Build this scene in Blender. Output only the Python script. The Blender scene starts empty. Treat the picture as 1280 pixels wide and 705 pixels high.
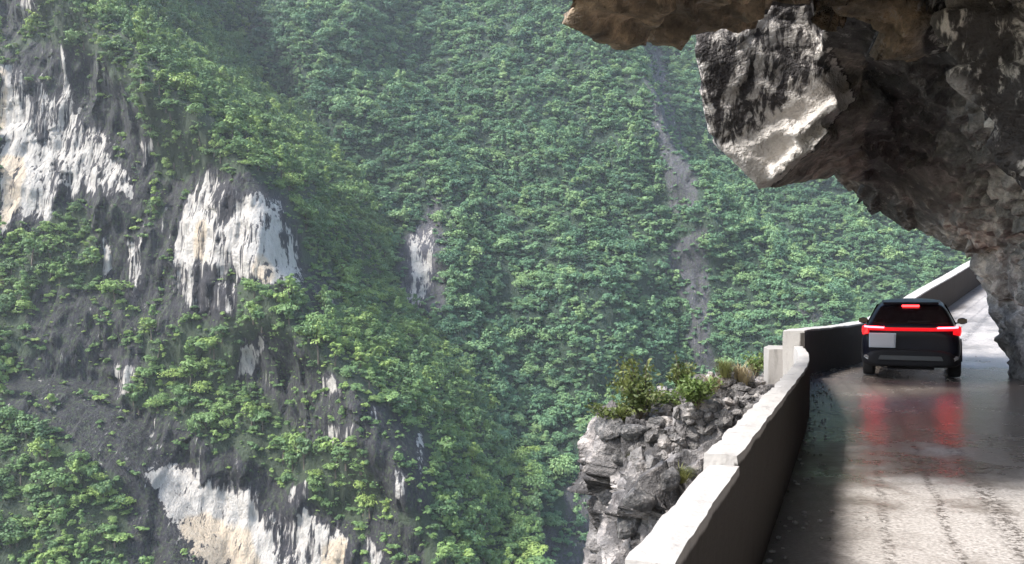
import bpy, bmesh, math, random
import numpy as np
from mathutils import Vector, Matrix
from mathutils.bvhtree import BVHTree

random.seed(7)
rng = np.random.default_rng(7)
sc = bpy.context.scene
C = sc.collection
R = math.radians

# ------------------------------------------------------------------ camera numbers
W, HH, F = 1280.0, 705.0, 1100.0
HOR = 372.0                 # image row of the horizon
EYE = 1.63                  # height of the lens above the road

def P(px, py, d):
    """world point seen at photo pixel px,py at distance d along the view axis"""
    return ((px - 640.0) / F * d, d, EYE + (HOR - py) / F * d)

U = (0.358, 0.934)          # road direction
N = (0.934, -0.358)         # right of the road
def ST(s, t, z):
    return (s * N[0] + t * U[0], s * N[1] + t * U[1], z)

# ------------------------------------------------------------------ noise (numpy Perlin)
_perm = np.random.default_rng(3).permutation(256)
_perm = np.concatenate([_perm, _perm, _perm])
_g = np.random.default_rng(5).normal(size=(256, 3))
_g /= np.linalg.norm(_g, axis=1)[:, None]
def pn(x, y, z):
    x, y, z = np.broadcast_arrays(np.asarray(x, float), np.asarray(y, float), np.asarray(z, float))
    xi, yi, zi = np.floor(x).astype(int), np.floor(y).astype(int), np.floor(z).astype(int)
    xf, yf, zf = x - xi, y - yi, z - zi
    u, v, w = [a * a * a * (a * (a * 6 - 15) + 10) for a in (xf, yf, zf)]
    def gr(i, j, k):
        h = _perm[_perm[_perm[(xi + i) & 255] + ((yi + j) & 255)] + ((zi + k) & 255)]
        g = _g[h]
        return g[..., 0] * (xf - i) + g[..., 1] * (yf - j) + g[..., 2] * (zf - k)
    def mix(a, b, t): return a + (b - a) * t
    r = mix(mix(mix(gr(0,0,0), gr(1,0,0), u), mix(gr(0,1,0), gr(1,1,0), u), v),
            mix(mix(gr(0,0,1), gr(1,0,1), u), mix(gr(0,1,1), gr(1,1,1), u), v), w)
    return r * 1.5
def fbm(x, y, z, o=4):
    s, a = 0, 1.0
    for i in range(o):
        k = 2 ** i
        s = s + a * pn(x * k + 17 * i, y * k - 9 * i, z * k + 5 * i); a *= .5
    return s
def ridged(x, y, z, o=3):
    s, a = 0, 1.0
    for i in range(o):
        k = 2 ** i
        s = s + a * (1 - 2 * np.abs(pn(x * k + 7 * i, y * k + 3 * i, z * k - 11 * i))); a *= .5
    return s
def softplus(x):
    return np.where(x > 20, x, np.log1p(np.exp(np.minimum(x, 20))))
def sstep(a, b, x):
    t = np.clip((x - a) / (b - a), 0, 1); return t * t * (3 - 2 * t)

def facet(x, y, z, scale, seed, aniso=(1, 1, 1)):
    """broken-rock relief: every Voronoi cell is a tilted plane of its own"""
    p = np.stack([x / scale * aniso[0], y / scale * aniso[1], z / scale * aniso[2]], -1)
    i0 = np.floor(p).astype(int)
    best = np.full(len(p), 1e9); val = np.zeros(len(p))
    rr = np.random.default_rng(seed); tab = rr.random((256, 3)); off = rr.random(256); dr = rr.normal(size=(256, 3))
    dr /= np.linalg.norm(dr, axis=1)[:, None]
    for a in (-1, 0, 1):
        for b in (-1, 0, 1):
            for c in (-1, 0, 1):
                q = i0 + np.array([a, b, c])
                h = _perm[_perm[_perm[q[:, 0] & 255] + (q[:, 1] & 255)] + (q[:, 2] & 255)]
                d = p - (q + tab[h])
                dist = np.abs(d).sum(1) * .5 + np.linalg.norm(d, axis=1) * .5
                m = dist < best
                best[m] = dist[m]
                val[m] = (off[h] - .5)[m] * .8 + (d[m] * dr[h[m]]).sum(1)
    return val

# ------------------------------------------------------------------ object helpers
def tag(o, label=None, cat=None, group=None, kind=None):
    if label: o['label'] = label
    if cat: o['category'] = cat
    if group: o['group'] = group
    if kind: o['kind'] = kind
    return o
def link(name, me, mat=None, parent=None, smooth=False):
    o = bpy.data.objects.new(name, me); C.objects.link(o)
    if mat: me.materials.append(mat)
    if parent: o.parent = parent
    if smooth:
        me.polygons.foreach_set('use_smooth', np.ones(len(me.polygons), bool))
    return o
def empty(name, loc=(0, 0, 0), rz=0):
    o = bpy.data.objects.new(name, None); C.objects.link(o)
    o.empty_display_size = .2
    o.location = loc; o.rotation_euler = (0, 0, rz); return o
def mesh_from(name, verts, faces):
    me = bpy.data.meshes.new(name)
    me.from_pydata([tuple(v) for v in verts], [], faces); me.update(); return me
def grid_mesh(name, V, flip=False):
    """V: (rows, cols, 3)"""
    r, c, _ = V.shape
    me = bpy.data.meshes.new(name)
    idx = np.arange(r * c).reshape(r, c)
    q = np.stack([idx[:-1, :-1], idx[:-1, 1:], idx[1:, 1:], idx[1:, :-1]], -1).reshape(-1, 4)
    if flip: q = q[:, ::-1]
    me.vertices.add(r * c); me.vertices.foreach_set('co', V.reshape(-1).astype(np.float32))
    me.loops.add(q.size); me.loops.foreach_set('vertex_index', q.reshape(-1).astype(np.int32))
    me.polygons.add(len(q)); me.polygons.foreach_set('loop_start', np.arange(0, q.size, 4, dtype=np.int32))
    me.update(calc_edges=True); me.validate()
    return me, q
def attr(me, name, vals, typ='FLOAT'):
    a = me.attributes.new(name, typ, 'POINT')
    if typ == 'FLOAT': a.data.foreach_set('value', np.asarray(vals, np.float32).reshape(-1))
    elif typ == 'INT': a.data.foreach_set('value', np.asarray(vals, np.int32).reshape(-1))
    elif typ == 'FLOAT_VECTOR': a.data.foreach_set('vector', np.asarray(vals, np.float32).reshape(-1))
    elif typ == 'FLOAT_COLOR': a.data.foreach_set('color', np.asarray(vals, np.float32).reshape(-1))

# ------------------------------------------------------------------ node helpers
class NT:
    def __init__(s, name):
        s.m = bpy.data.materials.new(name); s.m.use_nodes = True
        s.t = s.m.node_tree; s.t.nodes.clear()
        s.out = s.n('ShaderNodeOutputMaterial')
    def n(s, typ, **kw):
        nd = s.t.nodes.new(typ)
        for k, v in kw.items(): setattr(nd, k, v)
        return nd
    def l(s, a, b): s.t.links.new(a, b)
    def val(s, sock, v):
        if isinstance(v, bpy.types.NodeSocket): s.l(v, sock)
        else: sock.default_value = v
    def pos(s, scale=(1, 1, 1), rot=(0, 0, 0), kind='Object'):
        tc = s.n('ShaderNodeTexCoord'); mp = s.n('ShaderNodeMapping')
        s.l(tc.outputs[kind], mp.inputs[0])
        mp.inputs['Scale'].default_value = scale; mp.inputs['Rotation'].default_value = rot
        return mp.outputs[0]
    def noise(s, vec, scale=1, detail=4, rough=.55, dist=0):
        nd = s.n('ShaderNodeTexNoise'); s.l(vec, nd.inputs['Vector'])
        nd.inputs['Scale'].default_value = scale; nd.inputs['Detail'].default_value = detail
        nd.inputs['Roughness'].default_value = rough; nd.inputs['Distortion'].default_value = dist
        return nd.outputs['Fac']
    def voro(s, vec, scale=1, feature='F1', out='Distance'):
        nd = s.n('ShaderNodeTexVoronoi', feature=feature); s.l(vec, nd.inputs['Vector'])
        nd.inputs['Scale'].default_value = scale
        return nd.outputs[out]
    def math(s, op, a, b=0.0, c=0.0, clamp=False):
        nd = s.n('ShaderNodeMath', operation=op, use_clamp=clamp)
        s.val(nd.inputs[0], a); s.val(nd.inputs[1], b); s.val(nd.inputs[2], c)
        return nd.outputs[0]
    def step(s, x, a, b):
        nd = s.n('ShaderNodeMapRange', interpolation_type='SMOOTHSTEP')
        s.val(nd.inputs[0], x); nd.inputs[1].default_value = a; nd.inputs[2].default_value = b
        return nd.outputs[0]
    def mix(s, fac, a, b):
        nd = s.n('ShaderNodeMix', data_type='RGBA')
        s.val(nd.inputs[0], fac)
        for sock, v in ((nd.inputs[6], a), (nd.inputs[7], b)):
            if isinstance(v, bpy.types.NodeSocket): s.l(v, sock)
            else: sock.default_value = (*v[:3], 1)
        return nd.outputs[2]
    def mul(s, a, b):
        nd = s.n('ShaderNodeMix', data_type='RGBA', blend_type='MULTIPLY'); nd.inputs[0].default_value = 1
        for sock, v in ((nd.inputs[6], a), (nd.inputs[7], b)):
            if isinstance(v, bpy.types.NodeSocket): s.l(v, sock)
            else: sock.default_value = (*v[:3], 1)
        return nd.outputs[2]
    def ramp(s, fac, stops):
        nd = s.n('ShaderNodeValToRGB'); s.l(fac, nd.inputs[0])
        e = nd.color_ramp.elements
        while len(e) < len(stops): e.new(.5)
        for el, (p, c) in zip(e, stops): el.position = p; el.color = (*c, 1)
        return nd.outputs[0]
    def attr(s, name, out='Fac'):
        nd = s.n('ShaderNodeAttribute'); nd.attribute_name = name; return nd.outputs[out]
    def bump(s, h, strength=.5, dist=.1, normal=None):
        nd = s.n('ShaderNodeBump'); s.l(h, nd.inputs['Height'])
        nd.inputs['Strength'].default_value = strength; nd.inputs['Distance'].default_value = dist
        if normal: s.l(normal, nd.inputs['Normal'])
        return nd.outputs[0]
    def bsdf(s, col, rough=.8, normal=None, **kw):
        b = s.n('ShaderNodeBsdfPrincipled')
        s.val(b.inputs['Base Color'], col if isinstance(col, bpy.types.NodeSocket) else (*col, 1))
        s.val(b.inputs['Roughness'], rough)
        if normal: s.l(normal, b.inputs['Normal'])
        for k, v in kw.items(): s.val(b.inputs[k.replace('_', ' ')], v)
        s.l(b.outputs[0], s.out.inputs[0]); s.b = b
        return s.m
def plain(name, col, rough=.5, **kw):
    return NT(name).bsdf(col, rough, **kw)

# ------------------------------------------------------------------ materials
def leaf_material(name, stops, transl=.16):
    t = NT(name)
    oi = t.n('ShaderNodeObjectInfo')
    big = t.noise(t.pos(kind='Object'), .5, 2)
    # tree-to-tree colour, plus a slow drift over the slope
    mp = t.n('ShaderNodeMapping'); t.l(oi.outputs['Location'], mp.inputs[0])
    mp.inputs['Scale'].default_value = (.03, .03, .03)
    drift = t.noise(mp.outputs[0], 1, 2)
    f = t.math('ADD', t.math('MULTIPLY', oi.outputs['Random'], .62), t.math('MULTIPLY', drift, .42), clamp=True)
    f = t.math('ADD', f, t.math('MULTIPLY', t.math('SUBTRACT', big, .5), .25), clamp=True)
    col = t.ramp(f, stops)
    d = t.n('ShaderNodeBsdfPrincipled'); t.l(col, d.inputs['Base Color']); d.inputs['Roughness'].default_value = .55
    d.inputs['Specular IOR Level'].default_value = .25
    tr = t.n('ShaderNodeBsdfTranslucent'); t.l(col, tr.inputs['Color'])
    mx = t.n('ShaderNodeMixShader'); mx.inputs[0].default_value = transl
    t.l(d.outputs[0], mx.inputs[1]); t.l(tr.outputs[0], mx.inputs[2]); t.l(mx.outputs[0], t.out.inputs[0])
    return t.m
LEAF = leaf_material('forest_leaf', [(0, (.062, .128, .078)), (.35, (.102, .202, .108)), (.6, (.150, .265, .125)), (.8, (.21, .325, .135)), (1, (.29, .395, .145))])
LEAF_NEAR = leaf_material('spur_leaf', [(0, (.066, .122, .060)), (.35, (.115, .200, .078)), (.6, (.172, .272, .088)), (.8, (.24, .34, .095)), (1, (.32, .40, .11))])
BARK = NT('bark')
BARK = BARK.bsdf(BARK.ramp(BARK.noise(BARK.pos((6, 6, 1)), 3), [(0.3, (.05, .04, .03)), (.7, (.16, .13, .10))]), .9)

def cliff_material(name, soil, rk):
    """hillside: bare grey-black limestone with pale washed streaks, green ground cover elsewhere"""
    t = NT(name)
    v = t.pos()
    streak = t.noise(t.pos((.50, .22, .032)), 1, 5, .62, .5)
    fine = t.noise(t.pos((1.5, .6, .06)), 1, 4, .6)
    rough = t.math('ADD', t.math('MULTIPLY', t.noise(v, .35, 6, .68), .6), t.math('MULTIPLY', t.noise(t.pos((1, 1, .55)), 1.5, 5, .7), .4))
    lump = t.noise(v, .07, 3)
    w = t.attr('white'); bare = t.attr('bare'); warm = t.attr('warm')
    s = t.math('ADD', t.math('MULTIPLY', streak, .6), t.math('MULTIPLY', fine, .4))
    w = t.math('MAXIMUM', w, t.math('MULTIPLY', bare, .17))
    wf = t.math('ADD', t.math('MULTIPLY', w, 1.22), t.math('MULTIPLY', t.math('SUBTRACT', s, .535), 5.6))
    wf = t.step(wf, .50, .95)
    wf = t.math('MULTIPLY', wf, t.step(w, .06, .15))
    dark = t.ramp(rough, rk)
    palew = t.ramp(t.noise(t.pos((.9, .9, .2)), .7, 5, .6), [(.2, (.36, .335, .305)), (.5, (.49, .46, .42)), (.8, (.60, .57, .525))])
    warmc = t.ramp(rough, [(.25, (.47, .36, .25)), (.55, (.55, .46, .35)), (.8, (.58, .54, .47))])
    pale = t.mix(t.step(t.math('ADD', warm, t.math('MULTIPLY', t.math('SUBTRACT', lump, .5), .8)), .35, .75), palew, warmc)
    rock = t.mix(wf, dark, pale)
    rock = t.mix(t.math('MULTIPLY', t.step(fine, .54, .68), .45), rock, t.mix(.5, rock, (.17, .165, .17)))
    rock = t.mix(t.math('MULTIPLY', t.step(streak, .50, .36), t.math('MULTIPLY', .6, t.step(w, .5, .2))), rock, (.010, .0095, .012))
    scrub = t.step(t.noise(t.pos((1, 1, .7)), .85, 6, .78), .50, .60)
    rock = t.mix(t.math('MULTIPLY', t.math('MULTIPLY', scrub, .85), t.step(w, .35, .15)), rock, soil[3])
    gr = t.ramp(rough, [(.2, soil[0]), (.55, soil[1]), (.85, soil[2])])
    bf = t.step(t.math('ADD', t.math('MAXIMUM', bare, w), t.math('MULTIPLY', t.math('SUBTRACT', rough, .5), .9)), .30, .55)
    col = t.mix(bf, gr, rock)
    nb = t.bump(t.math('ADD', t.math('MULTIPLY', rough, 1.6), t.math('MULTIPLY', streak, .8)), 1.0, 1.8)
    return t.bsdf(col, .85, nb)
HILL_MAT = cliff_material('hillside', [(.014, .030, .017), (.024, .05, .026), (.04, .075, .036), (.055, .085, .04)], [(.28, (.035, .034, .041)), (.5, (.065, .063, .075)), (.64, (.105, .102, .114)), (.82, (.18, .175, .18))])
SPUR_MAT = cliff_material('hill_spur', [(.022, .034, .02), (.04, .06, .03), (.065, .085, .045), (.058, .082, .036)], [(.28, (.008, .0075, .010)), (.5, (.020, .019, .024)), (.64, (.050, .047, .056)), (.82, (.14, .135, .14))])

def near_rock_material(name):
    t = NT(name)
    v = t.pos()
    base = t.attr('tint', 'Color')
    pale = t.attr('pale')
    n1 = t.noise(v, 1.1, 6, .62)
    n2 = t.noise(v, 5.0, 5, .6)
    n3 = t.noise(v, 22, 3, .6)
    diag = t.noise(t.pos((2.0, .9, .55), (0, R(-26), 0)), 2.1, 6, .68, 1.3)
    spots = t.noise(v, 3.2, 3, .5, .8)
    k = t.ramp(t.math('ADD', t.math('MULTIPLY', n1, .6), t.math('MULTIPLY', n2, .4)),
               [(.32, (.14, .14, .15)), (.5, (.85, .85, .85)), (.66, (2.4, 2.3, 2.2))])
    col = t.mul(base, k)
    # mineral crust: pale flecks on dark rock
    fl = t.step(t.math('ADD', t.math('MULTIPLY', n2, .65), t.math('MULTIPLY', n3, .35)), .54, .68)
    col = t.mix(t.math('MULTIPLY', fl, .55), col, (.46, .44, .42))
    white = t.ramp(n2, [(.25, (.42, .39, .365)), (.6, (.60, .565, .53))])
    black = (.035, .030, .030)
    pf = t.math('ADD', t.math('MULTIPLY', pale, .95), t.math('MULTIPLY', t.math('SUBTRACT', t.math('ADD', t.math('MULTIPLY', diag, .65), t.math('MULTIPLY', spots, .35)), .5), 3.2))
    pf = t.step(pf, .42, .72)
    lit = t.mix(pf, black, white)
    col = t.mix(t.step(pale, .12, .3), col, lit)
    h = t.math('ADD', t.math('MULTIPLY', n1, 1.0), t.math('ADD', t.math('MULTIPLY', n2, .45), t.math('MULTIPLY', n3, .14)))
    nb = t.bump(h, 1.0, .30)
    ro = t.math('ADD', .55, t.math('MULTIPLY', n2, .35))
    return t.bsdf(col, ro, nb)
ROCK_MAT = near_rock_material('overhang_rock')
LEDGE_MAT = near_rock_material('ledge_rock')

def concrete_material(name, lo, hi):
    t = NT(name)
    v = t.pos()
    n = t.noise(v, 1.6, 6, .62); f = t.noise(v, 30, 4, .6)
    streak = t.noise(t.pos((3, 3, .6)), 2.2, 4, .6)
    c = t.mix(t.math('ADD', t.math('MULTIPLY', n, .7), t.math('MULTIPLY', f, .3)), lo, hi)
    c = t.mix(t.math('MULTIPLY', t.step(streak, .56, .74), .5), c, tuple(x * .45 for x in lo))
    st = t.attr('face_shade')
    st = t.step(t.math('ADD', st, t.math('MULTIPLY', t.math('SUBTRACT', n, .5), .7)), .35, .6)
    c = t.mix(t.math('MULTIPLY', st, .94), c, (.040, .034, .030))  # shade of the road-side face painted into the concrete
    nb = t.bump(t.math('ADD', n, t.math('MULTIPLY', f, .35)), .55, .03)
    return t.bsdf(c, .9, nb, Specular_IOR_Level=.12)
WALL_MAT = concrete_material('parapet_concrete', (.30, .285, .27), (.47, .45, .43))
OLD_WALL_MAT = concrete_material('weathered_concrete', (.24, .225, .21), (.37, .35, .33))

def road_material():
    t = NT('road')
    uv = t.pos(kind='UV')            # u = metres across, v = metres along
    v = t.pos()
    n = t.noise(v, .9, 5, .6); f = t.noise(v, 38, 3, .6); m = t.noise(v, 6, 4, .6)
    sep = t.n('ShaderNodeSeparateXYZ'); t.l(uv, sep.inputs[0])
    wob = t.math('MULTIPLY', t.math('SUBTRACT', t.noise(v, 1.2, 3), .5), .12)
    x = t.math('ADD', sep.outputs[0], wob)
    def track(c, w):
        return t.step(t.math('ABSOLUTE', t.math('SUBTRACT', x, c)), w, w * .25)
    tr = t.math('MAXIMUM', track(1.56, .15), t.math('MAXIMUM', track(1.15, .05), t.math('MULTIPLY', track(.74, .06), .8)))
    tr = t.math('MULTIPLY', tr, t.step(t.noise(v, 17, 4, .75), .46, .56))
    grit = t.math('MULTIPLY', t.step(t.noise(v, 15, 4, .7), .60, .66), t.step(t.noise(v, 1.1, 3), .40, .6))
    damp_shade = t.step(t.math('ADD', sep.outputs[1], t.math('MULTIPLY', t.math('SUBTRACT', n, .5), 9.0)), 11.0, 18.0)
    damp_shade = t.math('MULTIPLY', damp_shade, t.math('ADD', .35, t.math('MULTIPLY', .65, t.step(sep.outputs[1], 30.0, 26.0))))   # damp plus painted shade: dark under the rock roof, paler where sun lands
    wet = t.step(t.math('ADD', t.math('ADD', t.math('MULTIPLY', n, .55), t.math('MULTIPLY', m, .25)), t.math('MULTIPLY', damp_shade, .30)), .38, .68)  # wet patches plus the painted shade under the rock roof
    dry = t.mix(t.step(f, .3, .7), (.27, .25, .232), (.50, .47, .445))  # dry road, also the paler tone where sun lands
    wet_shade_col = t.mix(f, (.080, .063, .049), (.125, .102, .083))
    c = t.mix(t.math('MULTIPLY', wet, .85), dry, wet_shade_col)
    wall_shade = t.step(t.math('ADD', sep.outputs[0], t.math('MULTIPLY', t.math('SUBTRACT', m, .5), .5)), .72, .30)  # shadow at the wall foot, painted as a dark strip
    c = t.mix(t.math('MULTIPLY', wall_shade, .8), c, (.052, .043, .037))
    c = t.mix(t.math('MULTIPLY', tr, .8), c, (.045, .036, .030))
    c = t.mix(t.math('MULTIPLY', grit, .75), c, (.05, .042, .036))
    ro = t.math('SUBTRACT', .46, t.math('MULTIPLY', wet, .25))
    ro = t.math('ADD', ro, t.math('MULTIPLY', f, .08))
    nb = t.bump(t.math('ADD', t.noise(v, 7, 3, .55), t.math('ADD', t.math('MULTIPLY', t.noise(v, 19, 2, .5), .45), t.math('MULTIPLY', f, .06))), .34, .03)
    return t.bsdf(c, ro, nb, Specular_IOR_Level=.45)
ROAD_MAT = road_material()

# ------------------------------------------------------------------ the far gorge side
def pix(V):
    x, y, z = V[..., 0], V[..., 1], V[..., 2]
    return 640 + F * x / y, HOR - F * (z - EYE) / y
def inpoly(px, py, poly):
    r = np.zeros(px.shape, bool); n = len(poly); j = n - 1
    for i in range(n):
        xi, yi = poly[i]; xj, yj = poly[j]
        c = ((yi > py) != (yj > py)) & (px < (xj - xi) * (py - yi) / ((yj - yi) or 1e-9) + xi)
        r ^= c; j = i
    return r
def blur(a, k):
    for ax in (0, 1):
        c = np.cumsum(np.pad(a, [(k + 1, k) if i == ax else (0, 0) for i in (0, 1)], mode='edge'), axis=ax)
        n = a.shape[ax]
        a = (np.take(c, np.arange(2 * k + 1, 2 * k + 1 + n), ax) - np.take(c, np.arange(0, n), ax)) / (2 * k + 1)
    return a
def line_x(pts, d, z):
    """x of a sloping crest line (given by where it shows at distance d) as a function of height"""
    zs = np.array([EYE + (HOR - p[1]) / F * d for p in pts]); xs = np.array([(p[0] - 640) / F * d for p in pts])
    o = np.argsort(zs); return np.interp(z, zs[o], xs[o])

def y_main(x, z):
    y = 432 + .74 * z
    y = y + 16 * fbm(x / 75, z / 75, 3.1, 4) + 5 * fbm((x + z * .4) / 16, (z - x * .2) / 30, 8.2, 3)
    xb = line_x([(395, -120), (400, 0), (470, 90), (540, 200), (552, 330), (565, 430), (600, 560), (640, 720)], 405, z)
    t = x - xb
    y = y - 34 * np.where(t < 0, np.exp(-(t / 75) ** 2), np.exp(-(t / 20) ** 2))
    xc = line_x([(800, -120), (850, 40), (872, 150), (930, 230), (990, 290), (1045, 350), (1085, 410), (1120, 520)], 395, z)
    t = x - xc
    y = y - 32 * np.where(t < 0, np.exp(-(t / 60) ** 2), np.exp(-(t / 12) ** 2)) + 55 / (1 + np.exp(-np.clip((t - 14) / 8, -30, 30)))
    xd = line_x([(560, -120), (640, 40), (700, 200), (720, 330), (735, 480), (760, 720)], 400, z)
    t = x - xd
    y = y - 15 * np.where(t < 0, np.exp(-(t / 55) ** 2), np.exp(-(t / 22) ** 2))
    xg = line_x([(800, -60), (815, 60), (840, 180), (858, 250), (866, 330), (872, 420), (885, 720)], 400, z)
    t = x - xg
    y = y + 9 * np.exp(-(t / 9) ** 2)
    xh = line_x([(290, -120), (330, 20), (400, 140), (440, 260), (455, 400)], 410, z)
    t = x - xh
    y = y - 9 * np.where(t < 0, np.exp(-(t / 40) ** 2), np.exp(-(t / 24) ** 2))
    return y

SPUR_EDGE = [(40, -120), (95, -10), (150, 22), (205, 72), (265, 130), (325, 205), (362, 270), (380, 330), (430, 398),
             (488, 455), (530, 515), (560, 600), (590, 705), (640, 900)]
LOW_EDGE = [(-200, 455), (-80, 480), (0, 505), (60, 535), (120, 560), (165, 600), (205, 650), (260, 705), (330, 790)]
def y_spur(x, z):
    y = 292 + .46 * z
    y = y + 7 * fbm(x / 38, z / 38, 1.7, 4) + 2.2 * fbm(x / 9, z / 26, 4.4, 3) + .7 * pn(x / 2.2, z / 14, .3)
    # ledges: the slope steps back under the tree bands
    y = y + 3.5 * pn((x * .5 + z) / 17, x / 60, 9.9)
    ds = [270 / (1 - .46 * (HOR - p[1]) / F) for p in SPUR_EDGE]          # distance of the crest, and of the slope behind it
    mix = [.62 * float(sstep(180, 560, np.array(float(p[1])))) for p in SPUR_EDGE]
    dd = [d_ * (1 - k) + k * 432 / (1 - .74 * (HOR - p[1]) / F) for p, d_, k in zip(SPUR_EDGE, ds, mix)]
    zs = np.array([EYE + (HOR - p[1]) / F * d_ for p, d_ in zip(SPUR_EDGE, ds)]); xs = np.array([(p[0] - 640) / F * d_ for p, d_ in zip(SPUR_EDGE, dd)])
    o_ = np.argsort(zs); e = x - np.interp(z, zs[o_], xs[o_]) + 4.0
    y = y + 7.0 * softplus((e - 2) / 2.2) * 2.2 - 24 * np.exp(-(np.minimum(e - 1, 0) / 26) ** 2)
    yl = 236 + .50 * (z + 80) + 6 * fbm(x / 24, z / 24, 6.6, 3)
    le = np.interp(x, [(p[0] - 640) / F * 245 for p in LOW_EDGE], [EYE + (HOR - p[1]) / F * 245 for p in LOW_EDGE])
    yl = yl + 4.0 * softplus((z - le + 1) / 4) * 4
    return np.minimum(y, yl)

def hill(name, fy, x0, x1, z0, z1, step, mat, polys_w, polys_b, polys_warm, bl, smooth=True):
    xs = np.arange(x0, x1 + step, step); zs = np.arange(z0, z1 + step, step)
    X, Z = np.meshgrid(xs, zs)
    Y = fy(X, Z)
    V = np.stack([X, Y, Z], -1)
    me, q = grid_mesh(name, V)
    px, py = pix(V)
    # ragged outlines for the bare patches
    jx = px + 9 * fbm(X / 7, Z / 20, 2.2, 3); jy = py + 8 * fbm(X / 6, Z / 9, 7.7, 3) + 17 * fbm(X / 1.3, Z / 60, 5.1, 3)
    def mask(polys, k):
        m = np.zeros(X.shape)
        for p in polys:
            w = 1.0
            if isinstance(p, tuple): p, w = p
            m = np.maximum(m, inpoly(jx, jy, p) * w)
        return blur(m, k)
    w, b, wm = mask(polys_w, bl), mask(polys_b, bl + 1), mask(polys_warm, bl + 2)
    rock = np.clip(np.maximum(w, b), 0, 1)
    f = lambda sc_, sd, an: facet(X.ravel() + 2 * pn(X.ravel() / 9, Z.ravel() / 9, 1), Y.ravel() * .3, Z.ravel(), sc_, sd, an).reshape(X.shape)
    Y = Y - rock * (1 - .55 * np.clip(w, 0, 1)) * (2.2 * f(8, 21, (1, 1, .30)) + .7 * f(3.2, 22, (1, 1, .32)) + .45 * pn(X / 1.1, Z / 12, 3.3) - .5)
    V[..., 1] = Y
    me.vertices.foreach_set('co', V.reshape(-1).astype(np.float32)); me.update()
    attr(me, 'white', w); attr(me, 'bare', b); attr(me, 'warm', wm)
    o = link(name, me, mat, smooth=smooth)
    o['kind'] = 'structure'
    return o, V, q, w, b

WHITE = [
    ([(0, 78), (14, 82), (30, 118), (62, 128), (80, 110), (100, 140), (128, 160), (150, 200), (170, 228), (168, 246), (70, 238), (62, 268), (0, 290)], .62),
    ([(216, 296), (238, 242), (262, 214), (300, 240), (336, 234), (352, 262), (374, 286), (376, 367), (350, 360), (300, 346), (222, 334)], .50),
    ([(170, 585), (215, 578), (300, 610), (340, 640), (400, 650), (442, 682), (432, 740), (300, 740), (225, 668)], .60),
    ([(205, 335), (250, 338), (300, 360), (296, 396), (230, 386)], .42),
    ([(0, 72), (12, 72), (22, 110), (30, 160), (60, 190), (62, 266), (18, 268), (0, 290)], 1.0),
    ([(20, 80), (30, 80), (44, 190), (30, 190)], .7), ([(42, 90), (50, 90), (56, 180), (46, 170)], .6),
    ([(56, 120), (66, 105), (80, 130), (88, 200), (74, 200), (60, 170)], .8),
    ([(74, 62), (84, 66), (96, 150), (84, 150)], .85),
    ([(66, 190), (110, 150), (126, 190), (166, 222), (170, 245), (82, 236)], .85),
    ([(170, 176), (192, 178), (188, 214), (176, 208)], .9),
    ([(214, 300), (225, 262), (240, 240), (262, 214), (272, 262), (268, 322), (280, 345), (255, 330), (222, 332)], 1.0),
    ([(282, 288), (300, 255), (318, 232), (335, 240), (336, 262), (350, 268), (352, 300), (372, 286), (375, 366), (352, 358), (330, 350), (296, 345)], 1.0),
    ([(322, 226), (330, 226), (330, 262), (322, 262)], .8), ([(348, 250), (354, 246), (354, 292), (347, 292)], .8),
    ([(222, 335), (240, 340), (246, 385), (230, 380)], .8), ([(262, 362), (292, 370), (286, 392), (266, 386)], .7),
    ([(126, 300), (138, 298), (138, 345), (128, 345)], .8), ([(158, 300), (184, 298), (178, 350), (172, 380), (160, 378)], .65),
    ([(142, 455), (168, 452), (160, 492), (146, 490)], .8),
    ([(296, 458), (312, 424), (335, 420), (330, 440), (316, 478), (298, 478)], .8),
    ([(404, 468), (412, 468), (428, 492), (408, 494)], .95),
    ([(396, 362), (414, 358), (414, 392), (402, 390)], .8),
    ([(452, 505), (474, 505), (472, 530), (456, 530)], .65), ([(488, 580), (506, 582), (508, 620), (492, 622)], .8),
    ([(519, 540), (531, 538), (530, 600), (520, 596)], .75), ([(408, 530), (440, 530), (436, 560), (412, 558)], .65),
    ([(450, 672), (470, 680), (480, 705), (455, 705)], .8),
    ([(170, 585), (186, 580), (208, 588), (216, 578), (240, 600), (275, 615), (300, 612), (330, 650), (348, 705), (345, 740), (310, 740), (262, 690), (225, 668), (200, 630)], 1.15),
    ([(360, 605), (384, 600), (384, 628), (366, 628)], .6),
    ([(368, 640), (384, 640), (396, 660), (392, 740), (376, 740)], 1.0),
    ([(396, 658), (440, 682), (432, 704), (420, 740), (394, 740)], 1.15),
    ([(20, -10), (40, -10), (42, 10), (24, 14)], .7), ([(0, 600 - 105), (16, 490), (14, 515), (0, 520)], .5),
]
WARM = [[(0, 190), (30, 195), (24, 270), (0, 285)], [(215, 645), (260, 640), (320, 665), (330, 740), (260, 740)],
        [(398, 670), (440, 682), (432, 740), (398, 740)], [(240, 285), (262, 280), (262, 332), (242, 330)],
        [(320, 320), (345, 318), (340, 355), (310, 345)], [(0, 80), (10, 80), (14, 160), (0, 170)]]
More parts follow.
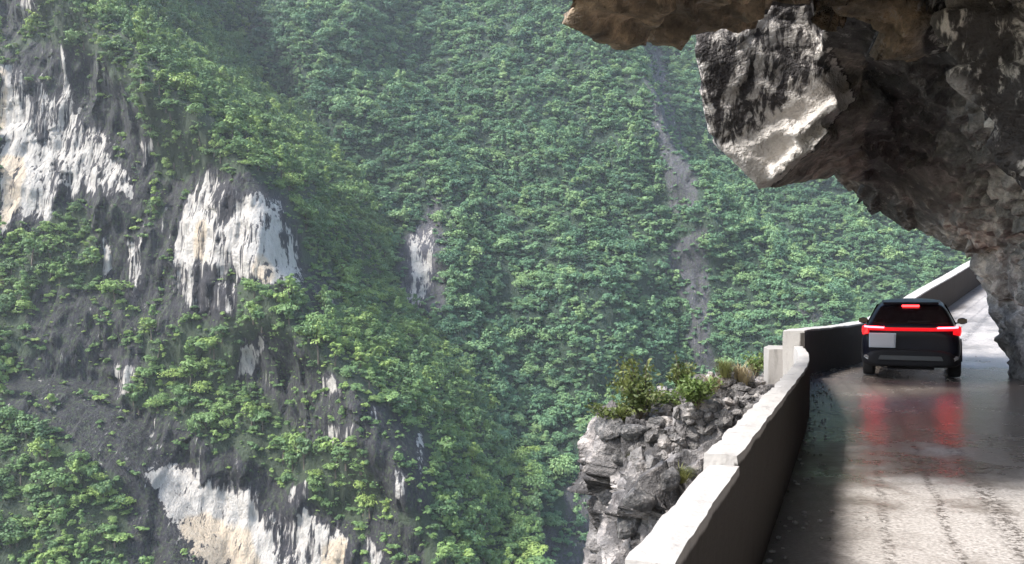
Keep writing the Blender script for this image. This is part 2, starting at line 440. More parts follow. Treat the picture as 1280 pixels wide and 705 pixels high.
BARE = [
    ([(0, 55), (60, 60), (120, 66), (150, 110), (185, 170), (200, 205), (196, 260), (60, 262), (0, 300)], 1.0),
    ([(0, -40), (40, -40), (45, 20), (20, 45), (0, 50)], .9),
    ([(200, 232), (260, 210), (340, 225), (376, 275), (378, 370), (340, 356), (296, 350), (250, 345), (210, 330)], 1.0),
    ([(110, 262), (200, 275), (250, 340), (300, 360), (300, 395), (262, 405), (232, 400), (205, 440), (180, 400), (130, 350)], .95),
    ([(0, 262), (60, 262), (40, 300), (0, 310)], .8),
    ([(40, 360), (120, 360), (170, 400), (180, 455), (140, 500), (60, 470), (30, 420)], .85),
    ([(0, 440), (50, 455), (110, 490), (170, 505), (240, 540), (330, 590), (400, 640), (450, 660), (452, 740), (160, 740), (150, 600), (80, 560), (0, 500)], .95),
    ([(300, 425), (345, 410), (372, 440), (420, 470), (450, 500), (440, 560), (390, 560), (340, 500), (296, 486)], .75),
    ([(445, 490), (500, 510), (545, 560), (540, 640), (490, 640), (440, 560)], .65),
    ([(455, 640), (520, 650), (540, 740), (450, 740)], .6),
    ([(376, 330), (420, 345), (424, 396), (392, 396), (372, 370)], .7),
    ([(175, 660), (230, 670), (290, 700), (330, 740), (160, 740)], .8),
]
spur, VS, QS, WS, BS = hill('hill_spur', y_spur, -265, 10, -150, 195, .52, SPUR_MAT, WHITE, BARE, WARM, 1)

WHITE_M = [([(508, 330), (520, 288), (528, 340), (524, 372), (516, 400), (509, 372)], 1.2), ([(532, 290), (538, 266), (545, 268), (545, 345), (536, 372), (530, 340)], 1.1)]
BARE_M = [
    ([(516, 290), (545, 240), (562, 320), (552, 390), (514, 420), (498, 380), (498, 310)], 1.0),
    ([(804, 62), (830, 58), (846, 150), (866, 205), (872, 268), (840, 258), (826, 180), (806, 120)], 1.05),
    ([(840, 295), (880, 282), (888, 340), (884, 420), (900, 480), (854, 450), (862, 380), (832, 350)], 1.05),
    ([(650, 660), (700, 655), (705, 740), (640, 740)], .8), ([(700, 610), (745, 600), (748, 740), (712, 740)], .9),
    ([(990, 370), (1030, 380), (1040, 410), (1000, 420)], .5),
]
hillside, VM, QM, WM, BM = hill('hillside', y_main, -300, 430, -215, 275, 1.5, HILL_MAT, WHITE_M, BARE_M, [], 1)

# ------------------------------------------------------------------ trees
def crown_mesh(name, seed, rx=3.1, rz=2.5, lobes=10, per=44, leaf=.72, flat=.0):
    g = np.random.default_rng(seed)
    vs, fs = [], []
    cents = []
    for i in range(lobes):
        for _ in range(30):
            p = g.normal(size=3); p /= np.linalg.norm(p); p *= g.uniform(.2, .95) ** .6
            p = p * np.array([rx, rx, rz]) * .78
            if p[2] > -rz * .55: break
        cents.append((p, g.uniform(.22, .50) * rx))
    for (c, r) in cents:
        for k in range(per):
            d = g.normal(size=3); d /= np.linalg.norm(d)
            if d[2] < -.45: d[2] *= -1
            q = c + d * r * g.uniform(.72, 1.08) * np.array([1.08, 1.08, .66]); q[2] += rz * 1.25
            nrm = d + g.normal(size=3) * .33 + np.array([0, 0, .48]); nrm /= np.linalg.norm(nrm)
            a = np.cross(nrm, g.normal(size=3)); a /= np.linalg.norm(a); b = np.cross(nrm, a)
            s = leaf * g.uniform(.6, 1.25)
            i0 = len(vs)
            vs += [q - a * s * .5 - b * s * .22, q + a * s * .05 - b * s * .5, q + a * s * .62, q + a * s * .02 + b * s * .48]
            fs.append((i0, i0 + 1, i0 + 2, i0 + 3))
    return mesh_from(name, vs, fs)
def tube(bm, pts, radii, n=6):
    rings = []
    for i, p in enumerate(pts):
        p = Vector(p)
        a = Vector(pts[max(i - 1, 0)]); b = Vector(pts[min(i + 1, len(pts) - 1)])
        d = (b - a).normalized(); s = d.orthogonal().normalized(); u = d.cross(s)
        rings.append([bm.verts.new(p + (s * math.cos(2 * math.pi * k / n) + u * math.sin(2 * math.pi * k / n)) * radii[i]) for k in range(n)])
    for r0, r1 in zip(rings, rings[1:]):
        for k in range(n):
            bm.faces.new((r0[k], r0[(k + 1) % n], r1[(k + 1) % n], r1[k]))
    bm.faces.new(rings[0][::-1]); bm.faces.new(rings[-1])
def trunk_mesh(name, seed, h=3.6, rx=3):
    g = random.Random(seed); bm = bmesh.new()
    tube(bm, [(0, 0, -1.2), (.1, 0, .6), (g.uniform(-.2, .2), g.uniform(-.2, .2), h * .6), (g.uniform(-.3, .3), .1, h)], [.24, .19, .14, .06])
    for k in range(5):
        a = k * 1.26 + g.uniform(-.3, .3); z = h * g.uniform(.35, .75)
        tube(bm, [(0, 0, z), (math.cos(a) * rx * .3, math.sin(a) * rx * .3, z + .5), (math.cos(a) * rx * .6, math.sin(a) * rx * .6, z + 1.1)], [.09, .06, .025], 5)
    me = bpy.data.meshes.new(name); bm.to_mesh(me); bm.free(); return me

CROWNS = [crown_mesh('crown', 11, 3.2, 2.3, 10, 62, .52), crown_mesh('crown', 12, 3.6, 1.8, 15, 46, .48), crown_mesh('crown', 13, 2.5, 3.4, 14, 46, .50),
          crown_mesh('crown', 14, 3.4, 2.4, 22, 32, .45), crown_mesh('crown', 15, 2.6, 2.0, 8, 70, .48), crown_mesh('crown', 16, 3.9, 2.0, 20, 38, .46), crown_mesh('crown', 17, 2.2, 2.9, 9, 60, .54),
          crown_mesh('crown', 18, 1.5, 4.2, 13, 44, .44), crown_mesh('crown', 19, 4.2, 1.7, 13, 56, .50)]
SHRUBS = [crown_mesh('shrub_crown', 31, 1.7, 1.1, 6, 36, .48), crown_mesh('shrub_crown', 32, 2.0, 1.0, 7, 34, .48)]
TRUNKS = [trunk_mesh('trunk', 51), trunk_mesh('trunk', 52, 3.3), trunk_mesh('trunk', 53, 4.0)]

def scatter(V, q, w, b, density, seed, limit=.4, grow=0, gain=1.0, xr=(-90, 1370), yr=(-90, 790)):
    g = np.random.default_rng(seed)
    P4 = V.reshape(-1, 3)[q]
    area = np.linalg.norm(np.cross(P4[:, 2] - P4[:, 0], P4[:, 3] - P4[:, 1]), axis=1) * .5
    bare = np.maximum(blur(w * 1.0, grow) * 1.5, blur(b, grow) * gain).reshape(-1)[q].mean(1)
    cen = P4.mean(1)
    px, py = pix(cen)
    ok = (px > xr[0]) & (px < xr[1]) & (py > yr[0]) & (py < yr[1])
    # patchy cover on bare ground
    patch = pn(cen[:, 0] / 9, cen[:, 1] / 9, cen[:, 2] / 9) * .75
    prob = area * density * ok * np.clip(1.0 - np.clip((bare + patch - limit) * 3, 0, 1), 0, 1)
    prob = np.where(w.reshape(-1)[q].mean(1) > .35, 0, prob)
    if grow:      # nothing tall at the foot of a pale face
        k = 9; up = np.zeros_like(w); up[:-k] = w[k:]
        prob = np.where(up.reshape(-1)[q].mean(1) > .5, prob * .25, prob)
    n = g.poisson(np.minimum(prob, 4))
    f = np.repeat(np.arange(len(q)), n)
    a, c = g.random(len(f)), g.random(len(f))
    p = P4[f]
    pts = p[:, 0] * ((1 - a) * (1 - c))[:, None] + p[:, 1] * (a * (1 - c))[:, None] + p[:, 2] * (a * c)[:, None] + p[:, 3] * ((1 - a) * c)[:, None]
    return pts

def dress(mesh, mat):
    mesh.materials.clear(); mesh.materials.append(mat); return mesh

def gn_forest(name, pts, scl, rot, idx, meshes, mat, label, cat):
    col = bpy.data.collections.new(name + '_kinds')
    for i, m in enumerate(meshes):
        mm = m.copy(); dress(mm, mat)
        o = bpy.data.objects.new('%s_crown_%02d' % (name, i), mm); col.objects.link(o)
    me = bpy.data.meshes.new(name)
    me.vertices.add(len(pts)); me.vertices.foreach_set('co', pts.astype(np.float32).reshape(-1)); me.update()
    attr(me, 'tscale', scl, 'FLOAT_VECTOR'); attr(me, 'trot', rot, 'FLOAT_VECTOR'); attr(me, 'tidx', idx, 'INT')
    ob = link(name, me); me.materials.append(mat)
    ng = bpy.data.node_groups.new(name + '_scatter', 'GeometryNodeTree')
    ng.interface.new_socket('Geometry', in_out='INPUT', socket_type='NodeSocketGeometry')
    ng.interface.new_socket('Geometry', in_out='OUTPUT', socket_type='NodeSocketGeometry')
    nn = ng.nodes
    gi, go = nn.new('NodeGroupInput'), nn.new('NodeGroupOutput')
    inst = nn.new('GeometryNodeInstanceOnPoints'); ci = nn.new('GeometryNodeCollectionInfo')
    ci.inputs['Collection'].default_value = col
    ci.inputs['Separate Children'].default_value = True; ci.inputs['Reset Children'].default_value = True
    def na(nm, dt):
        a = nn.new('GeometryNodeInputNamedAttribute'); a.data_type = dt; a.inputs['Name'].default_value = nm
        return a.outputs[0]
    L = ng.links.new
    L(gi.outputs[0], inst.inputs['Points']); L(ci.outputs[0], inst.inputs['Instance'])
    inst.inputs['Pick Instance'].default_value = True
    L(na('tidx', 'INT'), inst.inputs['Instance Index']); L(na('trot', 'FLOAT_VECTOR'), inst.inputs['Rotation'])
    L(na('tscale', 'FLOAT_VECTOR'), inst.inputs['Scale'])
    L(inst.outputs[0], go.inputs[0])
    md = ob.modifiers.new('scatter', 'NODES'); md.node_group = ng
    tag(ob, label, cat, kind='stuff')
    return ob
def params(n, g, lo, hi, k):
    s = g.uniform(lo, hi, n)
    s = lo + (hi - lo) * g.random(n) ** 2.0
    scl = np.stack([s * g.uniform(.8, 1.25, n), s * g.uniform(.8, 1.25, n), s * g.uniform(.65, 1.35, n)], 1)
    rot = np.stack([g.normal(0, .10, n), g.normal(0, .10, n), g.uniform(0, 6.283, n)], 1)
    return scl, rot, g.integers(0, k, n)

g1 = np.random.default_rng(21)
pm = scatter(VM, QM, WM, BM, .068, 1, grow=2, gain=1.3)
# the forest behind the spur cannot be seen from anywhere near the camera
pxm, pym = pix(pm)
ex = np.interp(pym, [p[1] for p in SPUR_EDGE], [p[0] for p in SPUR_EDGE])
pm = pm[pxm > ex - 70]
scl, rot, idx = params(len(pm), g1, .45, 1.6, len(CROWNS))
gn_forest('forest', pm, scl, rot, idx, CROWNS, LEAF, 'dense blue-green forest covering the far side of the gorge', 'forest')
pu = scatter(VM, QM, WM, BM, .07, 2, limit=.9); pxm, pym = pix(pu)
pu = pu[pxm > np.interp(pym, [p[1] for p in SPUR_EDGE], [p[0] for p in SPUR_EDGE]) - 70]
scl, rot, idx = params(len(pu), g1, .6, 1.2, len(SHRUBS))
gn_forest('undergrowth', pu, scl, rot, idx, SHRUBS, LEAF, 'low green undergrowth among the trees of the far slope', 'undergrowth')

ps = scatter(VS, QS, WS, BS, .064, 3, limit=.25, grow=3, gain=1.15)
# keep what the camera side can see of the spur (its far flank is hidden)
scl, rot, idx = params(len(ps), g1, .5, 1.45, len(CROWNS))
px, py = pix(ps)
vis = (px > -20) & (px < 620) & (py > -20) & (py < 725)
size = scl[:, 0] / ps[:, 1] * vis
order = np.argsort(-size)[:300]
rest = np.setdiff1d(np.arange(len(ps)), order)
gn_forest('spur_woods', ps[rest], scl[rest], rot[rest], idx[rest], CROWNS, LEAF_NEAR, 'smaller green trees mixed between the big crowns on the cliff spur', 'woods')
pb = scatter(VS, QS, WS, BS, .16, 4, limit=.66)
scl2, rot2, idx2 = params(len(pb), g1, .18, 1.05, len(SHRUBS))
gn_forest('spur_shrubbery', pb, scl2, rot2, idx2, SHRUBS, LEAF_NEAR, 'low green shrubs clinging to ledges of the streaked cliff', 'shrubs')

for m in CROWNS: dress(m, LEAF_NEAR)
for m in TRUNKS: dress(m, BARK)
proto = []
for k in range(len(CROWNS)):
    e = empty('broadleaf_tree', (0, 0, -2000))
    link('trunk', TRUNKS[k % 3], None, e); link('crown', CROWNS[k], None, e)
    proto.append(e)
used = set()
for n_, i in enumerate(order):
    k = int(idx[i])
    if k not in used:
        used.add(k); o = proto[k]
    else:
        o = proto[k].copy(); C.objects.link(o)
        for ch in proto[k].children:
            c = ch.copy(); C.objects.link(c); c.parent = o
    o.location = ps[i]; o.rotation_euler = rot[i]; o.scale = scl[i]
    lower = y_spur(np.array(ps[i][0]), np.array(ps[i][2])) < 262 and py[i] > 480 and px[i] < 320
    if py[i] > 490 and px[i] < np.interp(py[i], [490, 705], [60, 300]):
        tag(o, 'bushy green tree on the wooded mound below the dark rock band', 'tree', 'trees on the lower wooded mound')
    elif py[i] < np.interp(px[i], [0, 100, 250, 380], [80, 90, 210, 290]):
        tag(o, 'green tree on the crest above the pale streaked cliffs', 'tree', 'trees along the crest of the spur')
    elif px[i] > 400:
        tag(o, 'green tree on the outer shoulder of the spur below the cliffs', 'tree', 'trees on the outer shoulder of the spur')
    else:
        tag(o, 'green tree rooted on a ledge among the dark rock faces', 'tree', 'trees on the ledges of the spur')

# ------------------------------------------------------------------ near rock: blocks fused and weathered
def hull(bm_all, pts):
    bm = bmesh.new()
    vs = [bm.verts.new(p) for p in pts]
    r = bmesh.ops.convex_hull(bm, input=vs)
    dead = list({v for v in r['geom_interior'] if isinstance(v, bmesh.types.BMVert)} | {v for v in r['geom_unused'] if isinstance(v, bmesh.types.BMVert)})
    if dead: bmesh.ops.delete(bm, geom=dead, context='VERTS')
    bmesh.ops.recalc_face_normals(bm, faces=bm.faces)
    m = bpy.data.meshes.new('tmp'); bm.to_mesh(m); bm.free()
    bm_all.from_mesh(m); bpy.data.meshes.remove(m)
def fuse(bm_all, voxel, subdiv=0):
    me = bpy.data.meshes.new('blocks'); bm_all.to_mesh(me); bm_all.free()
    o = bpy.data.objects.new('blocks', me); C.objects.link(o)
    md = o.modifiers.new('r', 'REMESH'); md.mode = 'VOXEL'; md.voxel_size = voxel
    dg = bpy.context.evaluated_depsgraph_get()
    res = bpy.data.meshes.new_from_object(o.evaluated_get(dg))
    bpy.data.objects.remove(o); bpy.data.meshes.remove(me)
    return res
def co_of(me):
    a = np.empty(len(me.vertices) * 3, np.float32); me.vertices.foreach_get('co', a); return a.reshape(-1, 3).astype(float)
def no_of(me):
    a = np.empty(len(me.vertices) * 3, np.float32); me.vertices.foreach_get('normal', a); return a.reshape(-1, 3).astype(float)
def set_co(me, V):
    me.vertices.foreach_set('co', V.astype(np.float32).reshape(-1)); me.update()
def crag(V, nrm, amp=1.0, bed=(.42, -.25, .87), bedstep=.55):
    x, y, z = V[:, 0], V[:, 1], V[:, 2]
    wx, wy, wz = [.25 * pn(x / .9 + k, y / .9, z / .9 - k) for k in (3, 7, 13)]
    x2, y2, z2 = x + wx, y + wy, z + wz
    d = .34 * facet(x2, y2, z2, 1.9, 1) + .15 * facet(x2, y2, z2, .75, 2) + .055 * facet(x2, y2, z2, .30, 3)
    d = d + .025 * pn(x / .22, y / .22, z / .22)
    w = (x * bed[0] + y * bed[1] + z * bed[2]) / bedstep + .5 * pn(x / 1.7, y / 1.7, z / 1.7)
    saw = w - np.floor(w)
    d = d + .16 * (sstep(0, .88, saw) * (1 - sstep(.88, 1, saw)) - .5)
    return V + nrm * (d * amp)[:, None]

bm = bmesh.new()
def sweep(profiles, thick=3.0):
    """profiles: stations, each a list of world points along the inside of the vault; every patch becomes a thick block"""
    for A, B in zip(profiles, profiles[1:]):
        cenA = np.mean(A, 0); cenB = np.mean(B, 0); c = (cenA + cenB) * .5; c[2] -= .8
        for i in range(len(A) - 1):
            pts = [np.array(A[i]), np.array(A[i + 1]), np.array(B[i]), np.array(B[i + 1])]
            m = np.mean(pts, 0)
            nrm = np.cross(pts[1] - pts[0], pts[2] - pts[0]); nrm /= np.linalg.norm(nrm) + 1e-9
            if np.dot(nrm, m - c) < 0: nrm = -nrm
            hull(bm, [tuple(p) for p in pts] + [tuple(p + nrm * thick) for p in pts])
def prof(t, pts):
    return [ST(s, t, z) for s, z in pts]
FAR = [(11.4, 18.2, -.6), (10.25, 18.2, 0), (10.15, 18.4, 1.5), (9.85, 18.9, 2.5), (8.95, 19.6, 3.1), (8.45, 20.0, 3.6), (7.75, 20.4, 4.25), (7.0, 20.6, 4.6)]
sweep([  # stretch over the camera, out of view; its roof is added to cut skylight
    prof(-9, [(4.9, -.6), (5.0, 1.5), (5.0, 3.2), (4.2, 4.8), (2.4, 5.6), (.9, 5.9)]),
    prof(-1, [(4.9, -.6), (4.9, 1.5), (4.9, 3.2), (4.1, 4.7), (2.3, 5.5), (.2, 5.8)]),
    prof(5.6, [(4.6, -.6), (4.6, 1.5), (4.5, 3.0), (3.9, 4.4), (2.4, 5.3), (-.4, 5.6)])], 2.5)
sweep([
    prof(5.6, [(4.6, -.6), (4.5, .2), (4.6, 1.5), (4.5, 3.0), (3.9, 4.4), (2.4, 5.3), (.3, 5.6), (-3.05, 5.4)]),
    prof(9.5, [(4.6, -.6), (4.4, .2), (4.5, 1.5), (4.3, 3.0), (3.7, 4.3), (2.3, 5.1), (.3, 5.4), (-3.1, 5.15)]),
    prof(11.6, [(4.5, -.6), (4.2, .2), (4.2, 1.5), (4.0, 3.0), (3.4, 4.3), (2.2, 5.2), (.3, 5.5), (-2.85, 5.2)]),
    prof(13.7, [(4.4, -.6), (4.0, .2), (4.0, 1.5), (3.8, 3.0), (3.2, 4.5), (2.0, 5.5), (.3, 6.1), (-2.0, 6.5)]),  # hidden rear of the lip, added to block a sun gap
], 2.6)
sweep([
    prof(11.6, [(4.5, -.6), (4.2, .2), (4.2, 1.5), (4.0, 3.0), (3.4, 4.3), (2.2, 5.2), (1.0, 5.5), (-.6, 5.9)]),
    prof(14.5, [(4.1, -.6), (3.8, .2), (3.8, 1.5), (3.5, 3.0), (2.9, 4.4), (1.9, 5.3), (.9, 5.6), (-.4, 5.8)]),
    prof(18.0, [(3.6, -.6), (3.3, .2), (3.3, 1.5), (3.0, 2.9), (2.2, 3.9), (1.3, 4.6), (.4, 5.0), (-.6, 5.1)]),
    ], 3.2)
sweep([
    prof(17.9, [(3.6, -.6), (3.3, .2), (3.3, 1.5), (3.0, 2.9), (2.2, 3.9), (1.3, 4.6), (.4, 5.0), (-.6, 5.1)]),
    FAR], 1.0)
# mountain body above and to the right of the vault
hull(bm, [ST(1.5, 5.6, 7.5), ST(1.5, 14, 7.0), ST(4, 5.6, 13), ST(5, 13, 11), ST(12, -9, 14), ST(13, 14, 12), ST(12, -9, -1), ST(13, 17, -1), ST(6, -9, -1), ST(6, 17, -1), ST(6, -9, 6), ST(6, 17, 4)])
# the slab hanging in front of the bend
hull(bm, [P(868, 24, 14.6), P(872, 60, 14.6), P(884, 165, 15.0), P(948, 236, 15.2), P(1000, 178, 15.0), P(1046, 128, 14.8), P(1010, 30, 14.6), P(1000, -30, 14.6), P(868, -30, 15.0),
          P(1042, 221, 19.5), P(960, 226, 18.5), P(900, 120, 19.5), P(1085, 190, 19.5), P(1085, -40, 18.5), P(900, -40, 19)])
# two bedding plates that jut from its lower rim
hull(bm, [P(985, 165, 14.6), P(1045, 124, 14.3), P(1050, 134, 14.3), P(995, 178, 14.6), P(985, 165, 16), P(1050, 120, 16), P(1052, 140, 16), P(1000, 186, 16)])
hull(bm, [P(960, 214, 14.9), P(1032, 158, 14.5), P(1040, 168, 14.5), P(962, 230, 14.9), P(960, 210, 16.4), P(1040, 150, 16.4), P(1046, 176, 16.4), P(968, 232, 16.4)])
hull(bm, [P(1020, 150, 15.2), P(1120, 60, 14.6), P(1140, 120, 15.2), P(1050, 222, 18.5), P(1085, 232, 19.5), P(1140, 40, 18), P(1040, 100, 18.5)])
# grey buttress leaning in from the right
hull(bm, [P(1176, -40, 9.6), P(1182, 40, 9.5), P(1196, 112, 9.4), P(1222, 165, 9.4), P(1262, 208, 9.2), P(1320, 250, 8.8), P(1420, 200, 8.0), P(1440, -60, 7.8), P(1320, 60, 8.4),
          P(1230, -60, 12.5), P(1300, 200, 12.0), P(1420, 220, 12), P(1440, -60, 12)])
# hanging front lip
hull(bm, [P(698, -4, 9.6), P(720, 22, 10.0), P(775, 57, 11.0), P(812, 42, 11.4), P(868, 22, 11.9), P(960, -2, 11.6), P(960, -120, 11.6), P(700, -120, 9.6), P(690, -60, 9.0), P(900, -60, 9.0)])
hull(bm, [P(1040, 20, 11.2), P(1120, 55, 11.2), P(1185, 42, 11.0), P(1180, -60, 10.5), P(1040, -60, 10.5), P(1100, 20, 12.5), P(1180, 20, 12.5)])
# outer flank of the mountain past the bend
hull(bm, [(11.4, 19.2, -1), (11.9, 19.4, 5), (13.6, 21.0, -1), (14.2, 21.0, 6), (25.5, 33.5, -1), (26, 33, 7), (30, 42, 0), (31, 42, 9), (24, 14, -1), (24, 14, 11), (36, 36, -1), (36, 36, 12)])
me = fuse(bm, .065)
V = co_of(me); nr = no_of(me)
near = np.linalg.norm(V, axis=1)
pxa, pya = pix(V)
slabz = (V[:, 1] > 13.2) & (V[:, 1] < 20) & (pxa < 1080) & (V[:, 2] < 8)
portal = sstep(15.8, 17.2, V[:, 1]) * (V[:, 2] < 4.2) * (pxa > 1100)
V2 = V + (crag(V, nr, 1.0) - V) * (np.where(slabz, .27, .95) * (1 - .6 * portal))[:, None]
# lumpy flowstone on the right wall
s = V[:, 0] * N[0] + V[:, 1] * N[1]
t_ = V[:, 0] * U[0] + V[:, 1] * U[1]
wallzone = sstep(1.0, 2.2, s) * sstep(12, 14, t_) * (1 - sstep(5.0, 5.8, V[:, 2]))
lump = .20 * (np.abs(pn(V[:, 0] / .42, V[:, 1] / .42, V[:, 2] / .30)) * 2 - .35) + .10 * (np.abs(pn(V[:, 0] / .2 + 4, V[:, 1] / .2, V[:, 2] / .18)) * 2 - .3)
V2 = V2 + nr * (lump * wallzone * (1 - .45 * portal))[:, None]
set_co(me, V2)
px, py = pix(V2)
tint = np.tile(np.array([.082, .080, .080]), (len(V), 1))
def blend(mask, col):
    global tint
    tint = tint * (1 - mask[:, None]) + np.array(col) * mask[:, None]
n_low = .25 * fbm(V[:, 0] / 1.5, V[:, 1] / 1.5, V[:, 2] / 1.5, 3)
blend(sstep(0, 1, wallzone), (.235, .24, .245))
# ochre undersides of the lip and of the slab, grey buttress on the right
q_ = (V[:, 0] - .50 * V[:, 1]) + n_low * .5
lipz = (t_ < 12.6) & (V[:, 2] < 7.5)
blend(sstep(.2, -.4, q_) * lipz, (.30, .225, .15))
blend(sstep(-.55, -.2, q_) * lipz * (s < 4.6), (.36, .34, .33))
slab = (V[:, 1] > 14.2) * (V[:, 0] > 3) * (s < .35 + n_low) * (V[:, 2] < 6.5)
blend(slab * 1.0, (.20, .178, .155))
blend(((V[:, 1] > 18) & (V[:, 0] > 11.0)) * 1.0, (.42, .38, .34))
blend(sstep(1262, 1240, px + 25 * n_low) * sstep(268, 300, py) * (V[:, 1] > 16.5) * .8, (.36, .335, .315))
# pale weathered face of the slab
rim = np.interp(py, [20, 125, 178, 232], [1012, 1052, 1004, 952])
face = (1 - sstep(15.6, 16.2, V[:, 1] + n_low * .5)) * (V[:, 1] > 13.4) * (px < rim + 16 + 30 * n_low) * (V[:, 2] < 8) * (s < 1.2)
low = 1 - sstep(4.1, 4.7, V[:, 2] - .010 * (px - 940) + n_low * .6)
pale = face * (.52 + .55 * low)
tip = sstep(800, 735, pxa) * (V[:, 1] < 12.5) * sstep(-.1, .15, n_low)
pale = np.maximum(pale, .36 * tip)
pale = np.maximum(pale, .50 * sstep(-.50, -.2, q_) * lipz * (s < 4.6) * sstep(-.25, .15, n_low + .1))
attr(me, 'pale', pale); attr(me, 'tint', np.concatenate([tint, np.ones((len(V), 1))], 1), 'FLOAT_COLOR')
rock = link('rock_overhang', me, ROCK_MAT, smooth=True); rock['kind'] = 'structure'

# rock that carries the road
bm = bmesh.new()
hull(bm, [ST(-.55, -6, -.30), ST(-.55, 12, -.30), ST(7, -6, -.35), ST(7, 18, -.35), ST(-.9, 19, -.35), ST(-1.4, -6, -12), ST(-2.4, 19, -12), ST(9, -6, -12), ST(9, 18, -12)])
hull(bm, [(5.6, 17, -.35), (8.6, 21.6, -.35), (12, 17, -.35), (13.5, 21, -.35), (4.5, 19, -12), (8, 23, -12), (16, 17, -12), (16, 22, -12)])
hull(bm, [(8.7, 21.7, -.35), (13.4, 20.5, -.35), (17.0, 32.6, 1.3), (23, 31, 1.3), (22, 39, 2.6), (28, 37, 2.6), (7, 23, -12), (20, 42, -12), (30, 38, -12), (16, 20, -12)])
me = fuse(bm, .16)
V = co_of(me); nr = no_of(me)
amp = np.where(V[:, 2] > -.5, .15, 1.2)
V = crag(V, nr, 1.0) * 1.0 if False else V + (crag(V, nr, 1.0) - V) * amp[:, None]
set_co(me, V)
attr(me, 'pale', np.zeros(len(V))); attr(me, 'tint', np.tile([.24, .23, .22, 1], (len(V), 1)), 'FLOAT_COLOR')
cb = link('cliff', me, LEDGE_MAT, smooth=True); cb['kind'] = 'structure'

# rocky ledge outside the parapet
bm = bmesh.new()
hull(bm, [P(962, 468, 19.3), P(915, 468, 19.8), P(860, 482, 19.3), P(800, 520, 18.2), P(748, 530, 17.8), P(742, 600, 17.6),
          ST(-.75, 9, -1.7), ST(-.75, 16.5, -.45), P(800, 640, 13.6), P(760, 700, 15.5), ST(-5.2, 16.5, -14), ST(-5, 20, -14), ST(-1, 7, -14), ST(-1, 22, -14), P(960, 500, 21), P(860, 500, 21.5)])
hull(bm, [P(748, 520, 17.4), P(790, 520, 17.6), P(830, 560, 16.5), P(760, 590, 16.6), P(745, 640, 17.6), P(830, 640, 17.0), P(770, 700, 17)])
me = fuse(bm, .055)
V = co_of(me); nr = no_of(me)
V = crag(V, nr, 1.35, (.3, -.7, .65), .5)
set_co(me, V)
px, py = pix(V)
paleo = .50 * sstep(-.1, .35, fbm(V[:, 0] / 1.2, V[:, 1] / 1.2, V[:, 2] / 1.2, 3)) * (V[:, 2] > -14)
attr(me, 'pale', paleo * 0); 
tint = np.tile(np.array([.075, .070, .070]), (len(V), 1))
m = sstep(-.1, .3, fbm(V[:, 0] / .9 + 5, V[:, 1] / .9, V[:, 2] / .9, 3))[:, None]
tint = tint * (1 - m) + np.array([.25, .235, .23]) * m
attr(me, 'tint', np.concatenate([tint, np.ones((len(V), 1))], 1), 'FLOAT_COLOR')
ledge = link('rocky_ledge', me, LEDGE_MAT, smooth=True); ledge['kind'] = 'structure'
BV = BVHTree.FromPolygons([tuple(v) for v in V], [tuple(p.vertices) for p in me.polygons])
CAM = Vector((0, 0, EYE))
def on_ledge(px, py):
    d = (Vector(P(px, py, 10)) - CAM).normalized()
    h = BV.ray_cast(CAM, d)
    return h[0], h[1]

# ------------------------------------------------------------------ road
LEFT = [(-2.2, -4.5), (-.5, 0.0), (.23, 2), (1.527, 5.38), (2.88, 8.9), (4.05, 12), (5.05, 15), (5.95, 18), (6.5, 19.0), (8.9, 22), (12.9, 27.3), (17.3, 33), (22, 39)]
RIGHT = [(3.2, -6.2), (4.4, -2.2), (5.2, 0.2), (6.4, 3.4), (7.7, 7), (8.8, 10), (9.9, 13), (10.7, 15.5), (11.4, 17.3), (13.8, 20), (18.2, 25.8), (22.6, 31.5), (27.3, 37.5)]
def resample(pts, n):
    pts = np.array(pts, float); d = np.concatenate([[0], np.cumsum(np.linalg.norm(np.diff(pts, axis=0), axis=1))])
    # smooth through the points with a Catmull-Rom
    out = []
    for u in np.linspace(0, len(pts) - 1, n):
        i = min(int(u), len(pts) - 2); f = u - i
        p0, p1, p2, p3 = pts[max(i - 1, 0)], pts[i], pts[i + 1], pts[min(i + 2, len(pts) - 1)]
        out.append(.5 * ((2 * p1) + (-p0 + p2) * f + (2 * p0 - 5 * p1 + 4 * p2 - p3) * f * f + (-p0 + 3 * p1 - 3 * p2 + p3) * f ** 3))
    return np.array(out)
def road_z(x, y):
    t = x * U[0] + y * U[1]
    return .15 * softplus((t - 24.0) / .8) * .8
NL = 320
Lp, Rp = resample(LEFT, NL), resample(RIGHT, NL)
K = 60
fr = np.linspace(-.04, 1.0, K)
G = Lp[:, None, :] * (1 - fr[None, :, None]) + Rp[:, None, :] * fr[None, :, None]
Zr = road_z(G[..., 0], G[..., 1]) + .012 * pn(G[..., 0] / 1.3, G[..., 1] / 1.3, .5) + .005 * pn(G[..., 0] / .35, G[..., 1] / .35, 1.5)
me, q = grid_mesh('road', np.stack([G[..., 0], G[..., 1], Zr], -1))
uvl = me.uv_layers.new(name='UVMap')
along = np.concatenate([[0], np.cumsum(np.linalg.norm(np.diff(Lp, axis=0), axis=1))])
width = np.linalg.norm(Rp - Lp, axis=1)
uvg = np.stack([fr[None, :] * width[:, None], np.repeat(along[:, None], K, 1)], -1).reshape(-1, 2)
li = np.empty(len(me.loops), np.int32); me.loops.foreach_get('vertex_index', li)
uvl.data.foreach_set('uv', uvg[li].astype(np.float32).reshape(-1))
road = link('road', me, ROAD_MAT, smooth=True); road['kind'] = 'structure'

